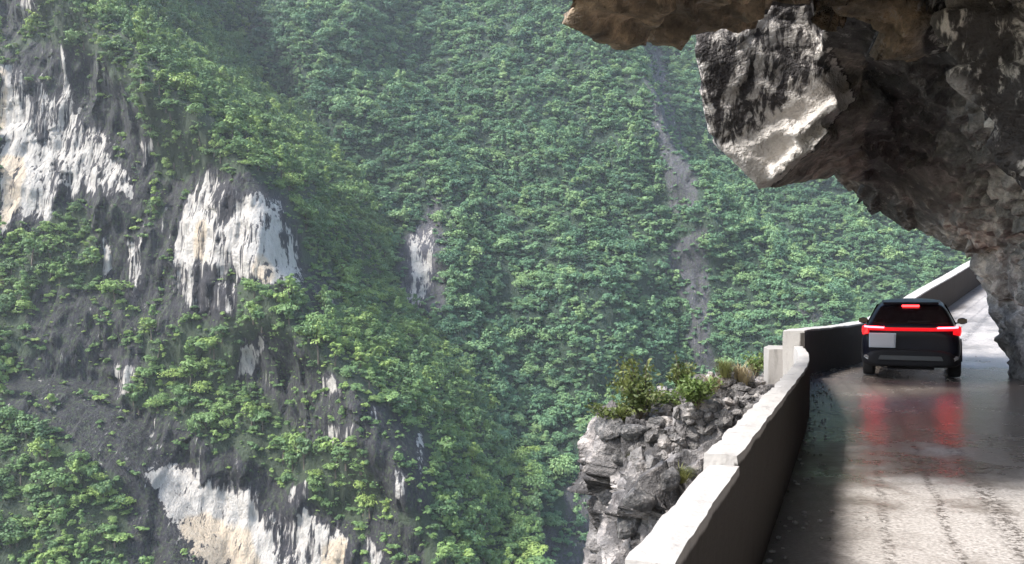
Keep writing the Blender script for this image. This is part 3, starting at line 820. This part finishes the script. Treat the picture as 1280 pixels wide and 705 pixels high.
# ------------------------------------------------------------------ grit along the foot of the wall
bm = bmesh.new(); gg = random.Random(9)
RSL = resample(LEFT, 400)
for k in range(420):
    i = gg.randint(60, 330); p_ = RSL[i]; o_ = abs(gg.gauss(0, .16)) + .02 if gg.random() < .75 else gg.uniform(0, 3)
    x_, y_ = p_[0] + N[0] * o_, p_[1] + N[1] * o_
    r = gg.uniform(.006, .022)
    M_ = Matrix.Translation((x_, y_, float(road_z(np.array(x_), np.array(y_))) + r * .5 + .008)) @ Matrix.Rotation(gg.uniform(0, 6), 4, 'Z') @ Matrix.Diagonal((r * gg.uniform(.9, 1.7), r, r * .7, 1))
    bmesh.ops.create_icosphere(bm, subdivisions=1, radius=1, matrix=M_)
me = bpy.data.meshes.new('gravel'); bm.to_mesh(me); bm.free()
GRIT = NT('grit'); GRIT = GRIT.bsdf(GRIT.ramp(GRIT.noise(GRIT.pos(), 9), [(.35, (.08, .07, .06)), (.65, (.26, .24, .22))]), .9)
tag(link('gravel', me, GRIT), 'loose grit scattered on the road along the parapet foot', 'gravel', kind='stuff')

# ------------------------------------------------------------------ parapet
def parapet(name, path, h, thick, mat, label, chip=.006, h1=None, seed=0, sink=.35, ztop=None):
    """path: ground points of the wall's road side; a solid wall with worn edges"""
    path = np.array(path, float)
    seg = np.linalg.norm(np.diff(path, axis=0), axis=1); L = np.concatenate([[0], np.cumsum(seg)])
    n = max(4, int(L[-1] / .07))
    u = np.linspace(0, L[-1], n)
    c = np.stack([np.interp(u, L, path[:, 0]), np.interp(u, L, path[:, 1])], 1)
    if len(path) > 3:
        k = 9; pad = np.concatenate([c[:1] + (c[:1] - c[1:k + 1][::-1]), c, c[-1:] + (c[-1:] - c[-k - 1:-1][::-1])])
        c = np.stack([np.convolve(pad[:, i], np.ones(2 * k + 1) / (2 * k + 1), 'valid') for i in (0, 1)], 1)
    tan = np.gradient(c, axis=0); tan /= np.linalg.norm(tan, axis=1)[:, None]
    out = np.stack([-tan[:, 1], tan[:, 0]], 1)          # left of travel = valley side
    zb = road_z(c[:, 0], c[:, 1])
    hh = np.linspace(h, h1 if h1 is not None else h, n)
    m1, m2 = max(6, int(h / .06)), max(5, int(thick / .04))
    prof_ = [(0, -sink / h + (1 + sink / h) * i / m1) for i in range(m1)] + [(i / m2, 1) for i in range(m2)] + [(1, 1 - (1 + 3.2 * sink / h) * i / m1) for i in range(m1 + 1)]
    pr = np.array(prof_)
    base = np.zeros((n, len(pr), 3))
    base[..., :2] = c[:, None, :] + out[:, None, :] * (pr[None, :, :1] * thick)
    base[..., 2] = zb[:, None] + pr[None, :, 1] * hh[:, None]
    x, y, z = base[..., 0], base[..., 1], base[..., 2]
    d = .005 * pn(x / .9 + seed, y / .5, z / .5) + .004 * pn(x / .13, y / .13 + seed, z / .13)
    cen = base.mean(1, keepdims=True)
    # chipped, uneven arrises
    edge = np.exp(-((pr[:, 0] - 0) ** 2 * (thick / .05) ** 2 + (pr[:, 1] - 1) ** 2 * (h / .05) ** 2)) + np.exp(-((pr[:, 0] - 1) ** 2 * (thick / .05) ** 2 + (pr[:, 1] - 1) ** 2 * (h / .05) ** 2))
    ch = chip * (np.clip(pn(x / .28 + seed, y / .28, 3.3) + .35, 0, 1) * 1.3 + np.clip(pn(x / .09, y / .09, seed + .3) - .1, 0, 1)) * edge[None, :]
    inw = (pr[:, 0] < .5) * 2.0 - 1
    base[..., :2] += out[:, None, :] * ((d - ch * -1 * 0)[..., None] + (ch * inw[None, :])[..., None])
    base[..., 2] += d * .6 - ch * .8
    r, cc, _ = base.shape
    vs = base.reshape(-1, 3).tolist(); fs = []
    for i in range(r - 1):
        for j in range(cc - 1):
            a = i * cc + j; fs.append((a, a + 1, a + cc + 1, a + cc))
    # end caps as fans of strips between the two faces
    for row, fl in ((0, True), (r - 1, False)):
        idx_ = [row * cc + j for j in range(cc)]
        fs.append(tuple(idx_ if fl else idx_[::-1]))
    me = mesh_from(name, vs, fs)
    bmx = bmesh.new(); bmx.from_mesh(me); bmesh.ops.recalc_face_normals(bmx, faces=bmx.faces); bmx.to_mesh(me); bmx.free()
    attr(me, 'face_shade', np.repeat(((pr[:, 0] < .01) & (pr[:, 1] < .97))[None, :] * 1.0, r, 0))  # marks the road-side face for its painted shade
    o = link(name, me, mat)
    return tag(o, label, 'parapet', 'concrete parapet sections along the outer road edge')
def lp(y0, y1, n=8):
    a = np.array(LEFT); ys = np.linspace(y0, y1, n)
    RS = resample(LEFT, 600)[:420]
    return [(np.interp(y, RS[:, 1], RS[:, 0]), y) for y in ys]
TH = .155
parapet('parapet_wall', lp(-3.5, 2.70), .75, TH, OLD_WALL_MAT, 'short stub of grey parapet at the bottom picture edge, lower than the next', seed=2)
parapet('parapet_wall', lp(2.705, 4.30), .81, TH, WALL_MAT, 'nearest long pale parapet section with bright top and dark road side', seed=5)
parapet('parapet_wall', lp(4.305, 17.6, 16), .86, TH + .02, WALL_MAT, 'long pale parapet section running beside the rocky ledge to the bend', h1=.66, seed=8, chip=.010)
parapet('parapet_wall', [(5.86, 17.62), (6.05, 18.25), (6.5, 19.0), (7.6, 20.4), (8.9, 22.0)], .96, .42, WALL_MAT, 'dark-faced parapet section across the bend with a pale squared end', seed=11, chip=.014)
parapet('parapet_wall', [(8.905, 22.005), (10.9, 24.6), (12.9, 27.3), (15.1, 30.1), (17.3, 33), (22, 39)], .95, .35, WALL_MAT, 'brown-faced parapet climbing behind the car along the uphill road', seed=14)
parapet('parapet_wall', [(5.70, 18.2), (5.80, 18.9), (6.1, 19.6)], .56, .38, OLD_WALL_MAT, 'low weathered concrete stub on the valley side of the bend', seed=17)

# ------------------------------------------------------------------ car
PAINT = plain('car_paint', (.006, .006, .011), .42, Coat_Weight=.10, Coat_Roughness=.10, Specular_IOR_Level=.12)
TRIM = plain('black_trim', (.008, .008, .010), .7, Specular_IOR_Level=.25)
GLASS = plain('tinted_glass', (.010, .006, .007), .06, Specular_IOR_Level=.7)
RUBBER = plain('tyre_rubber', (.016, .016, .017), .85)
RIM = plain('rim_metal', (.35, .35, .37), .3, Metallic=.9)
CHROME = plain('chrome', (.55, .54, .55), .25, Metallic=.9)
PLATE = plain('plate_surface', (.36, .36, .40), .5)
PLATE_B = plain('plate_border', (.38, .42, .5), .45)
def glow(name, col, strength):
    t = NT(name); m = t.bsdf((.25, .01, .015), .2)
    t.b.inputs['Emission Color'].default_value = (*col, 1); t.b.inputs['Emission Strength'].default_value = strength
    return m
TAIL = glow('tail_lamp', (1, .012, .020), .30)
TAIL_HOT = glow('tail_lamp_bright', (1, .034, .046), 9.0)
BRAKE = glow('brake_lamp', (1, .03, .032), 3.5)

CARX, CARY = (1138 - 640) / F * 17.35, 17.35
ang = R(25.0)
z0 = float(road_z(np.array(CARX), np.array(CARY)))
car = empty('suv', (CARX, CARY, z0 + .012), -ang)
pitch = math.atan2(float(road_z(np.array(CARX + 3.7 * math.sin(ang)), np.array(CARY + 3.7 * math.cos(ang)))) - z0, 3.7)
car.rotation_euler = (pitch, 0, -ang); car.scale = (.945, .945, .965)
tag(car, 'dark suv with red tail lights lit driving away on the wet cliff road', 'car')

def loft(name, secs, mat, parent, sub=2):
    """secs: (y, [(x, z) ... right half from bottom centre to top centre])"""
    bm = bmesh.new(); rings = []
    for y, half in secs:
        ring = [(x, z) for x, z in half] + [(-x, z) for x, z in half[::-1] if x > 1e-6]
        rings.append([bm.verts.new((x, y, z)) for x, z in ring])
    n = len(rings[0])
    for a, b in zip(rings, rings[1:]):
        for k in range(n):
            bm.faces.new((a[k], a[(k + 1) % n], b[(k + 1) % n], b[k]))
    bm.faces.new(rings[0]); bm.faces.new(rings[-1][::-1])
    bmesh.ops.recalc_face_normals(bm, faces=bm.faces)
    me = bpy.data.meshes.new(name); bm.to_mesh(me); bm.free()
    o = link(name, me, mat, parent, smooth=True)
    md = o.modifiers.new('s', 'SUBSURF'); md.levels = sub; md.render_levels = sub
    return o
def body_half(w, zb, zt, tuck=.05):
    h = zt - zb
    return [(0, zb), (w * .80, zb), (w - tuck, zb + h * .10), (w, zb + h * .36), (w - .008, zb + h * .62), (w - .055, zb + h * .86), (w - .20, zt), (0, zt + .015)]
secs = [(.00, body_half(.76, .42, .98, .03)), (.02, body_half(.84, .36, 1.03, .04)), (.14, body_half(.925, .26, 1.09)), (.40, body_half(.968, .24, 1.11)), (.95, body_half(.975, .24, 1.08)),
        (2.0, body_half(.965, .24, 1.05)), (3.0, body_half(.965, .24, 1.03)), (3.75, body_half(.965, .25, .99)), (4.25, body_half(.92, .27, .92)), (4.55, body_half(.80, .32, .82)), (4.62, body_half(.70, .38, .74))]
body = loft('body', secs, PAINT, car)
def house(wb, wt, zb, zt):
    return [(0, zb), (wb, zb), (wb - .02, zb + (zt - zb) * .25), (wb + (wt - wb) * .65, zb + (zt - zb) * .7), (wt, zt - .045), (wt - .17, zt), (0, zt + .02)]
gs = [(.06, house(.84, .81, .98, 1.10)), (.10, house(.87, .81, .98, 1.14)), (.46, house(.885, .65, .98, 1.525)), (.58, house(.89, .625, .98, 1.57)), (1.1, house(.895, .62, .98, 1.65)), (2.1, house(.89, .62, .98, 1.64)),
      (2.75, house(.86, .64, .96, 1.52)), (3.45, house(.84, .74, .92, 1.08)), (3.55, house(.83, .76, .92, 1.0))]
roof = loft('roof', gs, PAINT, car)
def panel(name, quad, depth, mat, parent, bev=.015, nrm=None):
    """a thin solid with the outline quad (list of points), extruded inwards"""
    pts = [Vector(p) for p in quad]
    nr_ = Vector(nrm).normalized() if nrm else (pts[1] - pts[0]).cross(pts[2] - pts[0]).normalized()
    bm = bmesh.new()
    a = [bm.verts.new(p + nr_ * depth * .5) for p in pts]; b = [bm.verts.new(p - nr_ * depth * .5) for p in pts]
    n = len(a); bm.faces.new(a); bm.faces.new(b[::-1])
    for k in range(n): bm.faces.new((a[k], b[k], b[(k + 1) % n], a[(k + 1) % n]))
    bmesh.ops.recalc_face_normals(bm, faces=bm.faces)
    if bev: bmesh.ops.bevel(bm, geom=[e for e in bm.edges], offset=min(bev, depth * .4), segments=2, affect='EDGES')
    me = bpy.data.meshes.new(name); bm.to_mesh(me); bm.free()
    return link(name, me, mat, parent)
def rear_y(z):   # the sloping tailgate plane
    return np.interp(z, [1.10, 1.525], [.055, .45])
rw = panel('rear_window', [(-.73, rear_y(1.14) - .012, 1.14), (.73, rear_y(1.14) - .012, 1.14), (.69, rear_y(1.28) - .012, 1.28), (.575, rear_y(1.49) - .012, 1.49), (-.575, rear_y(1.49) - .012, 1.49), (-.69, rear_y(1.28) - .012, 1.28)], .03, GLASS, car)
panel('wiper', [(-.05, rear_y(1.17) - .04, 1.165), (.38, rear_y(1.18) - .04, 1.175), (.38, rear_y(1.20) - .04, 1.19), (-.05, rear_y(1.20) - .04, 1.195)], .016, TRIM, rw, 0)
sp = panel('spoiler', [(-.54, .30, 1.555), (.54, .30, 1.555), (.58, .66, 1.605), (-.58, .66, 1.605)], .045, PAINT, car, .015)
panel('brake_light', [(-.17, .355, 1.485), (.17, .355, 1.485), (.17, .365, 1.52), (-.17, .365, 1.52)], .03, BRAKE, car, .006)
# wrap-around light strip and the two lamps
bar = [( -.80, -.018, 1.015), (-.40, -.030, 1.005), (.40, -.030, 1.005), (.80, -.018, 1.015), (.80, -.005, 1.055), (.40, -.018, 1.05), (-.40, -.018, 1.05), (-.80, -.005, 1.055)]
panel('light_bar', bar, .05, TAIL, car, .008)
for sx in (-1, 1):
    lampp = panel('tail_light', [(sx * .805, -.006, .93), (sx * .93, .12, .90), (sx * .955, .34, .97), (sx * .945, .36, 1.08), (sx * .90, .13, 1.10), (sx * .805, .006, 1.075)], .06, TAIL, car, .01, nrm=(sx * .55, -1, 0))
    panel('lamp_strip', [(sx * .50, -.060, 1.045), (sx * .80, -.045, 1.055), (sx * .90, .05, 1.06), (sx * .90, .05, 1.10), (sx * .80, -.045, 1.09), (sx * .50, -.060, 1.078)], .03, TAIL_HOT, lampp, .005, nrm=(0, -1, 0))
    panel('reflector', [(sx * .68, -.012, .30), (sx * .90, .03, .44), (sx * .90, .03, .49), (sx * .86, .015, .50), (sx * .66, -.012, .34)], .03, CHROME, car, .006, nrm=(0, -1, 0))
    sw = panel('side_window', [(sx * .865, .50, 1.12), (sx * .875, 2.95, 1.08), (sx * .67, 2.45, 1.52), (sx * .665, .80, 1.53)], .03, GLASS, car, .008, nrm=(sx, 0, .35))
    panel('pillar', [(sx * .845, 1.66, 1.11), (sx * .845, 1.76, 1.11), (sx * .66, 1.76, 1.53), (sx * .66, 1.66, 1.53)], .035, TRIM, sw, 0, nrm=(sx, 0, .35))
    # mirror: arm and housing
    bm = bmesh.new(); bmesh.ops.create_icosphere(bm, subdivisions=3, radius=1)
    for v in bm.verts:
        v.co = Vector((sx * (1.06 + v.co.x * .105 * (1 if v.co.y < 0 else .9)), 2.68 + v.co.y * (.06 if v.co.y < 0 else .13), 1.13 + v.co.z * .075))
    mir = link('mirror', bpy.data.meshes.new('mirror'), PAINT, car); bm.to_mesh(mir.data); bm.free()
    for p_ in mir.data.polygons: p_.use_smooth = True
    panel('mirror_glass', [(sx * .97, 2.612, 1.075), (sx * 1.16, 2.612, 1.085), (sx * 1.16, 2.612, 1.18), (sx * .97, 2.612, 1.185)], .012, GLASS, mir, .004, nrm=(0, -1, 0))
    panel('mirror_arm', [(sx * .83, 2.66, 1.07), (sx * 1.0, 2.66, 1.09), (sx * 1.0, 2.72, 1.09), (sx * .83, 2.74, 1.07)], .03, TRIM, mir, .006)
panel('headlight', [(-.55, 4.56, .68), (-.80, 4.42, .70), (-.82, 4.38, .80), (-.58, 4.54, .78)], .04, GLASS, car, .008, nrm=(-.4, 1, 0))
panel('headlight', [(.55, 4.56, .68), (.80, 4.42, .70), (.82, 4.38, .80), (.58, 4.54, .78)], .04, GLASS, car, .008, nrm=(.4, 1, 0))
pl = panel('license_plate', [(-.78, -.045, .665), (-.31, -.045, .665), (-.29, -.045, .93), (-.78, -.045, .93)], .02, PLATE, car, .006, nrm=(0, -1, 0))
panel('plate_frame', [(-.80, -.034, .648), (-.29, -.034, .648), (-.27, -.034, .947), (-.80, -.034, .947)], .016, PLATE_B, pl, .004, nrm=(0, -1, 0))
bp = loft('bumper', [(-.055, body_half(.66, .30, .58, .03)), (-.045, body_half(.78, .27, .60, .03)), (.06, body_half(.90, .24, .62, .03)), (.40, body_half(.974, .24, .60, .03)), (.55, body_half(.95, .25, .58, .03))], TRIM, car)
panel('skid_plate', [(-.62, -.072, .40), (.62, -.072, .40), (.58, -.072, .49), (-.58, -.072, .49)], .03, plain('skid', (.045, .048, .052), .5), car, .008, nrm=(0, -1, 0))
for sx in (-1, 1):
    for wy in (.95, 3.72):
        bm = bmesh.new()
        prof_t = [(.225, -.11), (.30, -.125), (.345, -.115), (.36, -.07), (.36, .07), (.345, .115), (.30, .125), (.225, .11)]
        ns = 40; rings = []
        for k in range(ns):
            a = 2 * math.pi * k / ns
            rings.append([bm.verts.new((sx * .845 + xx, wy + rr * math.cos(a), .36 + rr * math.sin(a))) for rr, xx in prof_t])
        for k in range(ns):
            a, b = rings[k], rings[(k + 1) % ns]
            for j in range(len(prof_t)):
                j2 = (j + 1) % len(prof_t); bm.faces.new((a[j], a[j2], b[j2], b[j]))
        bmesh.ops.recalc_face_normals(bm, faces=bm.faces)
        wh = empty('wheel'); wh.parent = car
        m_ = bpy.data.meshes.new('tyre'); bm.to_mesh(m_); bm.free(); link('tyre', m_, RUBBER, wh, smooth=True)
        bm = bmesh.new()
        bmesh.ops.create_cone(bm, cap_ends=True, segments=32, radius1=.222, radius2=.222, depth=.16, matrix=Matrix.Translation((sx * .85, wy, .36)) @ Matrix.Rotation(math.pi / 2, 4, 'Y'))
        for k in range(5):
            a = 2 * math.pi * k / 5
            bmesh.ops.create_cube(bm, size=1, matrix=Matrix.Translation((sx * .945, wy, .36)) @ Matrix.Rotation(a, 4, 'X') @ Matrix.Translation((0, .10, 0)) @ Matrix.Diagonal((.03, .20, .045, 1)))
        m_ = bpy.data.meshes.new('rim'); bm.to_mesh(m_); bm.free(); link('rim', m_, RIM, wh)
        # wheel-arch cladding
        bm = bmesh.new()
        arch = []
        for k in range(17):
            a = math.pi * k / 16
            arch.append([bm.verts.new((sx * x_, wy + r_ * math.cos(a), .36 + r_ * math.sin(a))) for r_, x_ in ((.39, .93), (.39, .985), (.45, .985), (.45, .93))])
        for a, b in zip(arch, arch[1:]):
            for j in range(4): bm.faces.new((a[j], a[(j + 1) % 4], b[(j + 1) % 4], b[j]))
        bmesh.ops.recalc_face_normals(bm, faces=bm.faces)
        m_ = bpy.data.meshes.new('wheel_arch'); bm.to_mesh(m_); bm.free(); link('wheel_arch', m_, TRIM, car)
panel('exhaust_shield', [(-.45, .15, .22), (.45, .15, .22), (.45, .9, .22), (-.45, .9, .22)], .04, TRIM, car, 0)

# ------------------------------------------------------------------ boulders, rubble and plants on the ledge
STONE_MAT = near_rock_material('stone')
def stone_mesh(seed, sub=3):
    g = np.random.default_rng(seed)
    bm = bmesh.new(); bmesh.ops.create_icosphere(bm, subdivisions=sub, radius=1)
    planes = [(lambda v: v / np.linalg.norm(v))(g.normal(size=3)) for _ in range(11)]
    cut = g.uniform(.55, .85, 11)
    for v in bm.verts:
        p = np.array(v.co)
        for n_, c_ in zip(planes, cut):
            dd = p @ n_ - c_
            if dd > 0: p = p - n_ * dd * .93
        p = p * (1 + .05 * float(pn(p[0] * 3 + seed, p[1] * 3, p[2] * 3)))
        v.co = p * np.array([1, .85, .65])
    me = bpy.data.meshes.new('boulder'); bm.to_mesh(me); bm.free()
    attr(me, 'pale', np.zeros(len(me.vertices))); c_ = g.uniform(.10, .20)
    attr(me, 'tint', np.tile([c_, c_ * .97, c_ * .96, 1], (len(me.vertices), 1)), 'FLOAT_COLOR')
    me.materials.append(STONE_MAT)
    return me
STONES = [stone_mesh(k) for k in range(5)]
gb = random.Random(5)
BOULD = [(765, 535, .42), (795, 540, .36), (822, 528, .34), (846, 548, .28), (868, 520, .30), (894, 512, .26), (842, 505, .28), (912, 492, .24), (935, 480, .26), (812, 575, .34), (775, 570, .32), (836, 600, .30),
         (865, 560, .24), (760, 620, .40), (800, 625, .34), (880, 540, .22), (925, 505, .20), (902, 530, .18), (858, 590, .22), (784, 660, .38)]
for k, (bx, by, r) in enumerate(BOULD):
    h, nrm = on_ledge(bx, by)
    if h is None: continue
    o = bpy.data.objects.new('boulder', STONES[k % 5]); C.objects.link(o)
    o.location = h - nrm * r * .15; o.rotation_euler = (gb.uniform(-.5, .5), gb.uniform(-.5, .5), gb.uniform(0, 6.28))
    s_ = r * gb.uniform(.55, .85); o.scale = (s_ * gb.uniform(.9, 1.4), s_, s_ * gb.uniform(.8, 1.2))
    tag(o, 'angular grey boulder on the rocky ledge outside the parapet', 'boulder', 'boulders on the rocky ledge')
# small rubble, past counting
bm = bmesh.new()
for k in range(420):
    bx, by = gb.uniform(790, 960), gb.uniform(470, 600)
    if by > 600 - (bx - 790) * .6: continue
    h, nrm = on_ledge(bx, by)
    if h is None: continue
    r = gb.uniform(.03, .13)
    M_ = Matrix.Translation(h + nrm * r * .3) @ Matrix.Rotation(gb.uniform(0, 6), 4, Vector((gb.random(), gb.random(), gb.random() + .01)).normalized()) @ Matrix.Diagonal((r * gb.uniform(.9, 1.6), r, r * .7, 1))
    ret = bmesh.ops.create_icosphere(bm, subdivisions=1, radius=1, matrix=M_)
    for v in ret['verts']: v.co += Vector((gb.uniform(-1, 1), gb.uniform(-1, 1), gb.uniform(-1, 1))) * r * .22
me = bpy.data.meshes.new('rubble'); bm.to_mesh(me); bm.free()
attr(me, 'pale', np.zeros(len(me.vertices))); attr(me, 'tint', np.tile([.19, .178, .17, 1], (len(me.vertices), 1)), 'FLOAT_COLOR')
o = link('rubble', me, STONE_MAT); tag(o, 'loose grey rubble lying on the ledge beside the parapet', 'rubble', kind='stuff')

def plant_leaf(name, stops):
    t = NT(name)
    col = t.ramp(t.noise(t.pos(), 2.2, 3), stops)
    d = t.n('ShaderNodeBsdfPrincipled'); t.l(col, d.inputs['Base Color']); d.inputs['Roughness'].default_value = .55
    tr = t.n('ShaderNodeBsdfTranslucent'); t.l(col, tr.inputs['Color'])
    mx = t.n('ShaderNodeMixShader'); mx.inputs[0].default_value = .35
    t.l(d.outputs[0], mx.inputs[1]); t.l(tr.outputs[0], mx.inputs[2]); t.l(mx.outputs[0], t.out.inputs[0])
    return t.m
BUSH = plant_leaf('bush_leaf', [(.3, (.05, .085, .025)), (.5, (.13, .16, .045)), (.7, (.22, .24, .07))])
BUSH2 = plant_leaf('young_leaf', [(.3, (.06, .11, .03)), (.5, (.14, .20, .05)), (.7, (.22, .28, .08))])
DRYG = plant_leaf('dry_blade', [(.3, (.16, .12, .06)), (.5, (.30, .24, .13)), (.7, (.42, .36, .22))])
MOSS = plant_leaf('tuft_blade', [(.3, (.07, .085, .025)), (.5, (.14, .15, .045)), (.7, (.20, .20, .06))])
def shrub(name, base, h, w, nst, nleaf, leaf, mat, label, cat, seed, group=None, lean=(0, 0)):
    g = random.Random(seed)
    root = empty(name, base)
    bs = bmesh.new(); vs, fs = [], []
    for k in range(nst):
        a = g.uniform(0, 6.283); rr = g.uniform(.15, 1) ** .7 * w; hh = h * g.uniform(.55, 1.0) * (1 - .35 * (rr / w) ** 2)
        p1 = Vector((math.cos(a) * rr * .35, math.sin(a) * rr * .35, hh * .5)); p2 = Vector((math.cos(a) * rr + lean[0] * h, math.sin(a) * rr + lean[1] * h, hh))
        tube(bs, [(0, 0, -.12), p1, p2], [.014, .010, .004], 5)
        for j in range(nleaf):
            f = g.uniform(.30, 1.0)
            q0 = Vector((0, 0, 0)).lerp(p1, min(1, f * 2)) if f < .5 else p1.lerp(p2, f * 2 - 1)
            q0 = q0 + Vector((g.gauss(0, .11), g.gauss(0, .11), g.gauss(0, .08))) * w
            d = Vector((g.gauss(0, 1), g.gauss(0, 1), g.gauss(.35, .7))).normalized(); s_ = d.orthogonal().normalized()
            s_.rotate(Matrix.Rotation(g.uniform(0, 6.28), 3, d))
            L_ = leaf * g.uniform(.6, 1.3); i0 = len(vs)
            vs += [q0, q0 + d * L_ * .5 + s_ * L_ * .24, q0 + d * L_, q0 + d * L_ * .5 - s_ * L_ * .24]
            fs.append((i0, i0 + 1, i0 + 2, i0 + 3))
    m_ = bpy.data.meshes.new('stem'); bs.to_mesh(m_); bs.free()
    link('stem', m_, BARK, root); link('foliage', mesh_from('foliage', vs, fs), mat, root)
    return tag(root, label, cat, group)
def tuft(name, base, h, w, nb, mat, label, cat, seed, group=None):
    g = random.Random(seed); vs, fs = [], []
    for k in range(nb):
        a = g.uniform(0, 6.283); r0 = g.uniform(0, .5) * w
        b = Vector((math.cos(a) * r0 * g.random(), math.sin(a) * r0, -.05)); d = Vector((math.cos(a), math.sin(a), 0)) ; sd = Vector((-d.y, d.x, 0)) * .006
        hh = h * g.uniform(.5, 1.1); sp_ = w * g.uniform(.3, 1.0)
        m1 = b + d * sp_ * .35 + Vector((0, 0, hh * .65)); m2 = b + d * sp_ + Vector((0, 0, hh * g.uniform(.55, 1)))
        i0 = len(vs); vs += [b - sd, b + sd, m1 + sd * .8, m1 - sd * .8, m2]
        fs += [(i0, i0 + 1, i0 + 2, i0 + 3), (i0 + 3, i0 + 2, i0 + 4)]
    o = link(name, mesh_from(name, vs, fs), mat); o.location = base
    return tag(o, label, cat, group)
def base_at(px, py, fallback=18.5):
    h, n_ = on_ledge(px, py)
    return h if h is not None else Vector(P(px, py, fallback))
shrub('bush', base_at(800, 524), 1.25, .62, 26, 60, .10, BUSH, 'yellow-green feathery bush at the outer tip of the rocky ledge', 'bush', 3, lean=(-.1, 0))
shrub('bush', base_at(872, 505), .62, .48, 22, 55, .09, BUSH2, 'rounded light green bush in the middle of the rubble ledge', 'bush', 4)
shrub('bush', base_at(852, 492), .85, .35, 14, 40, .09, BUSH, 'slim upright bush behind the rubble between the two larger bushes', 'bush', 5)
tuft('grass_clump', base_at(925, 478), .55, .50, 320, DRYG, 'dry straw-brown grass clump beside the end of the parapet', 'grass clump', 6)
tuft('grass_clump', base_at(905, 468), .45, .40, 220, MOSS, 'green grass clump at the back rim of the ledge near the wall', 'grass clump', 7)
tuft('grass_clump', base_at(800, 575), .26, .34, 320, MOSS, 'olive grass clump high on the rock face left of the parapet', 'grass clump', 8)
tuft('grass_clump', base_at(850, 598), .26, .32, 300, MOSS, 'olive grass clump on the rock face close to the parapet edge', 'grass clump', 9)
shrub('bush', base_at(838, 512), .42, .55, 22, 50, .08, BUSH2, 'low spreading green bush lying over the rubble edge', 'bush', 11)
shrub('bush', base_at(770, 530), .50, .45, 18, 46, .09, BUSH, 'small drooping olive bush on the outermost rock of the ledge', 'bush', 12, lean=(-.3, 0))
tuft('grass_clump', base_at(890, 486), .38, .42, 240, DRYG, 'pale dry grass clump between the rubble stones near the wall', 'grass clump', 13)
shrub('bush', base_at(945, 470), .60, .35, 14, 40, .08, BUSH2, 'small green bush tucked against the parapet end post', 'bush', 10)

# ------------------------------------------------------------------ air
HAZE = bpy.data.materials.new('haze'); HAZE.use_nodes = True
ht = HAZE.node_tree; ht.nodes.clear()
ho = ht.nodes.new('ShaderNodeOutputMaterial'); hv = ht.nodes.new('ShaderNodeVolumePrincipled')
hv.inputs['Color'].default_value = (.86, .93, 1, 1); hv.inputs['Density'].default_value = .00016
hv.inputs['Anisotropy'].default_value = .2
ht.links.new(hv.outputs[0], ho.inputs['Volume'])
bm = bmesh.new(); bmesh.ops.create_cube(bm, size=1, matrix=Matrix.Translation((65, 330, 28)) @ Matrix.Diagonal((860, 900, 520, 1)))
me = bpy.data.meshes.new('haze'); bm.to_mesh(me); bm.free()
hz = link('haze', me, HAZE); hz['kind'] = 'stuff'

# ------------------------------------------------------------------ light, sky, camera
Ld = Vector((.59, .27, -.82)).normalized()
sun = bpy.data.lights.new('sun', 'SUN'); sun.energy = 2.8; sun.angle = R(9.0); sun.color = (1, .965, .91)
so = bpy.data.objects.new('sun', sun); C.objects.link(so); so.rotation_euler = Ld.to_track_quat('-Z', 'Y').to_euler()
so.location = (-30, -20, 60)
wd = bpy.data.worlds.new('World'); sc.world = wd; wd.use_nodes = True
wt = wd.node_tree; wt.nodes.clear()
sky = wt.nodes.new('ShaderNodeTexSky'); sky.sky_type = 'NISHITA'; sky.sun_disc = False
sky.sun_elevation = math.asin(-Ld.z); sky.sun_rotation = math.atan2(-Ld.x, -Ld.y) % (2 * math.pi)
sky.dust_density = 2.0; sky.air_density = 1.2
bg = wt.nodes.new('ShaderNodeBackground'); bg.inputs[1].default_value = .15
wo = wt.nodes.new('ShaderNodeOutputWorld')
wt.links.new(sky.outputs[0], bg.inputs[0]); wt.links.new(bg.outputs[0], wo.inputs[0])

cam = bpy.data.cameras.new('camera'); co = bpy.data.objects.new('camera', cam); C.objects.link(co)
co.location = (0, 0, EYE); co.rotation_euler = (math.pi / 2, 0, 0)
cam.sensor_width = 36; cam.lens = 36 * F / W; cam.shift_y = (HOR - HH / 2) / W
cam.clip_start = .05; cam.clip_end = 3000
sc.camera = co
sc.view_settings.view_transform = 'Standard'; sc.view_settings.look = 'None'
sc.view_settings.exposure = 1.52; sc.view_settings.gamma = 1
try:
    sc.cycles.use_denoising = True
    sc.cycles.max_bounces = 7; sc.cycles.diffuse_bounces = 4; sc.cycles.glossy_bounces = 3; sc.cycles.volume_bounces = 0
    sc.cycles.transparent_max_bounces = 4
    sc.cycles.sample_clamp_indirect = 6
except Exception as e:
    print(e)
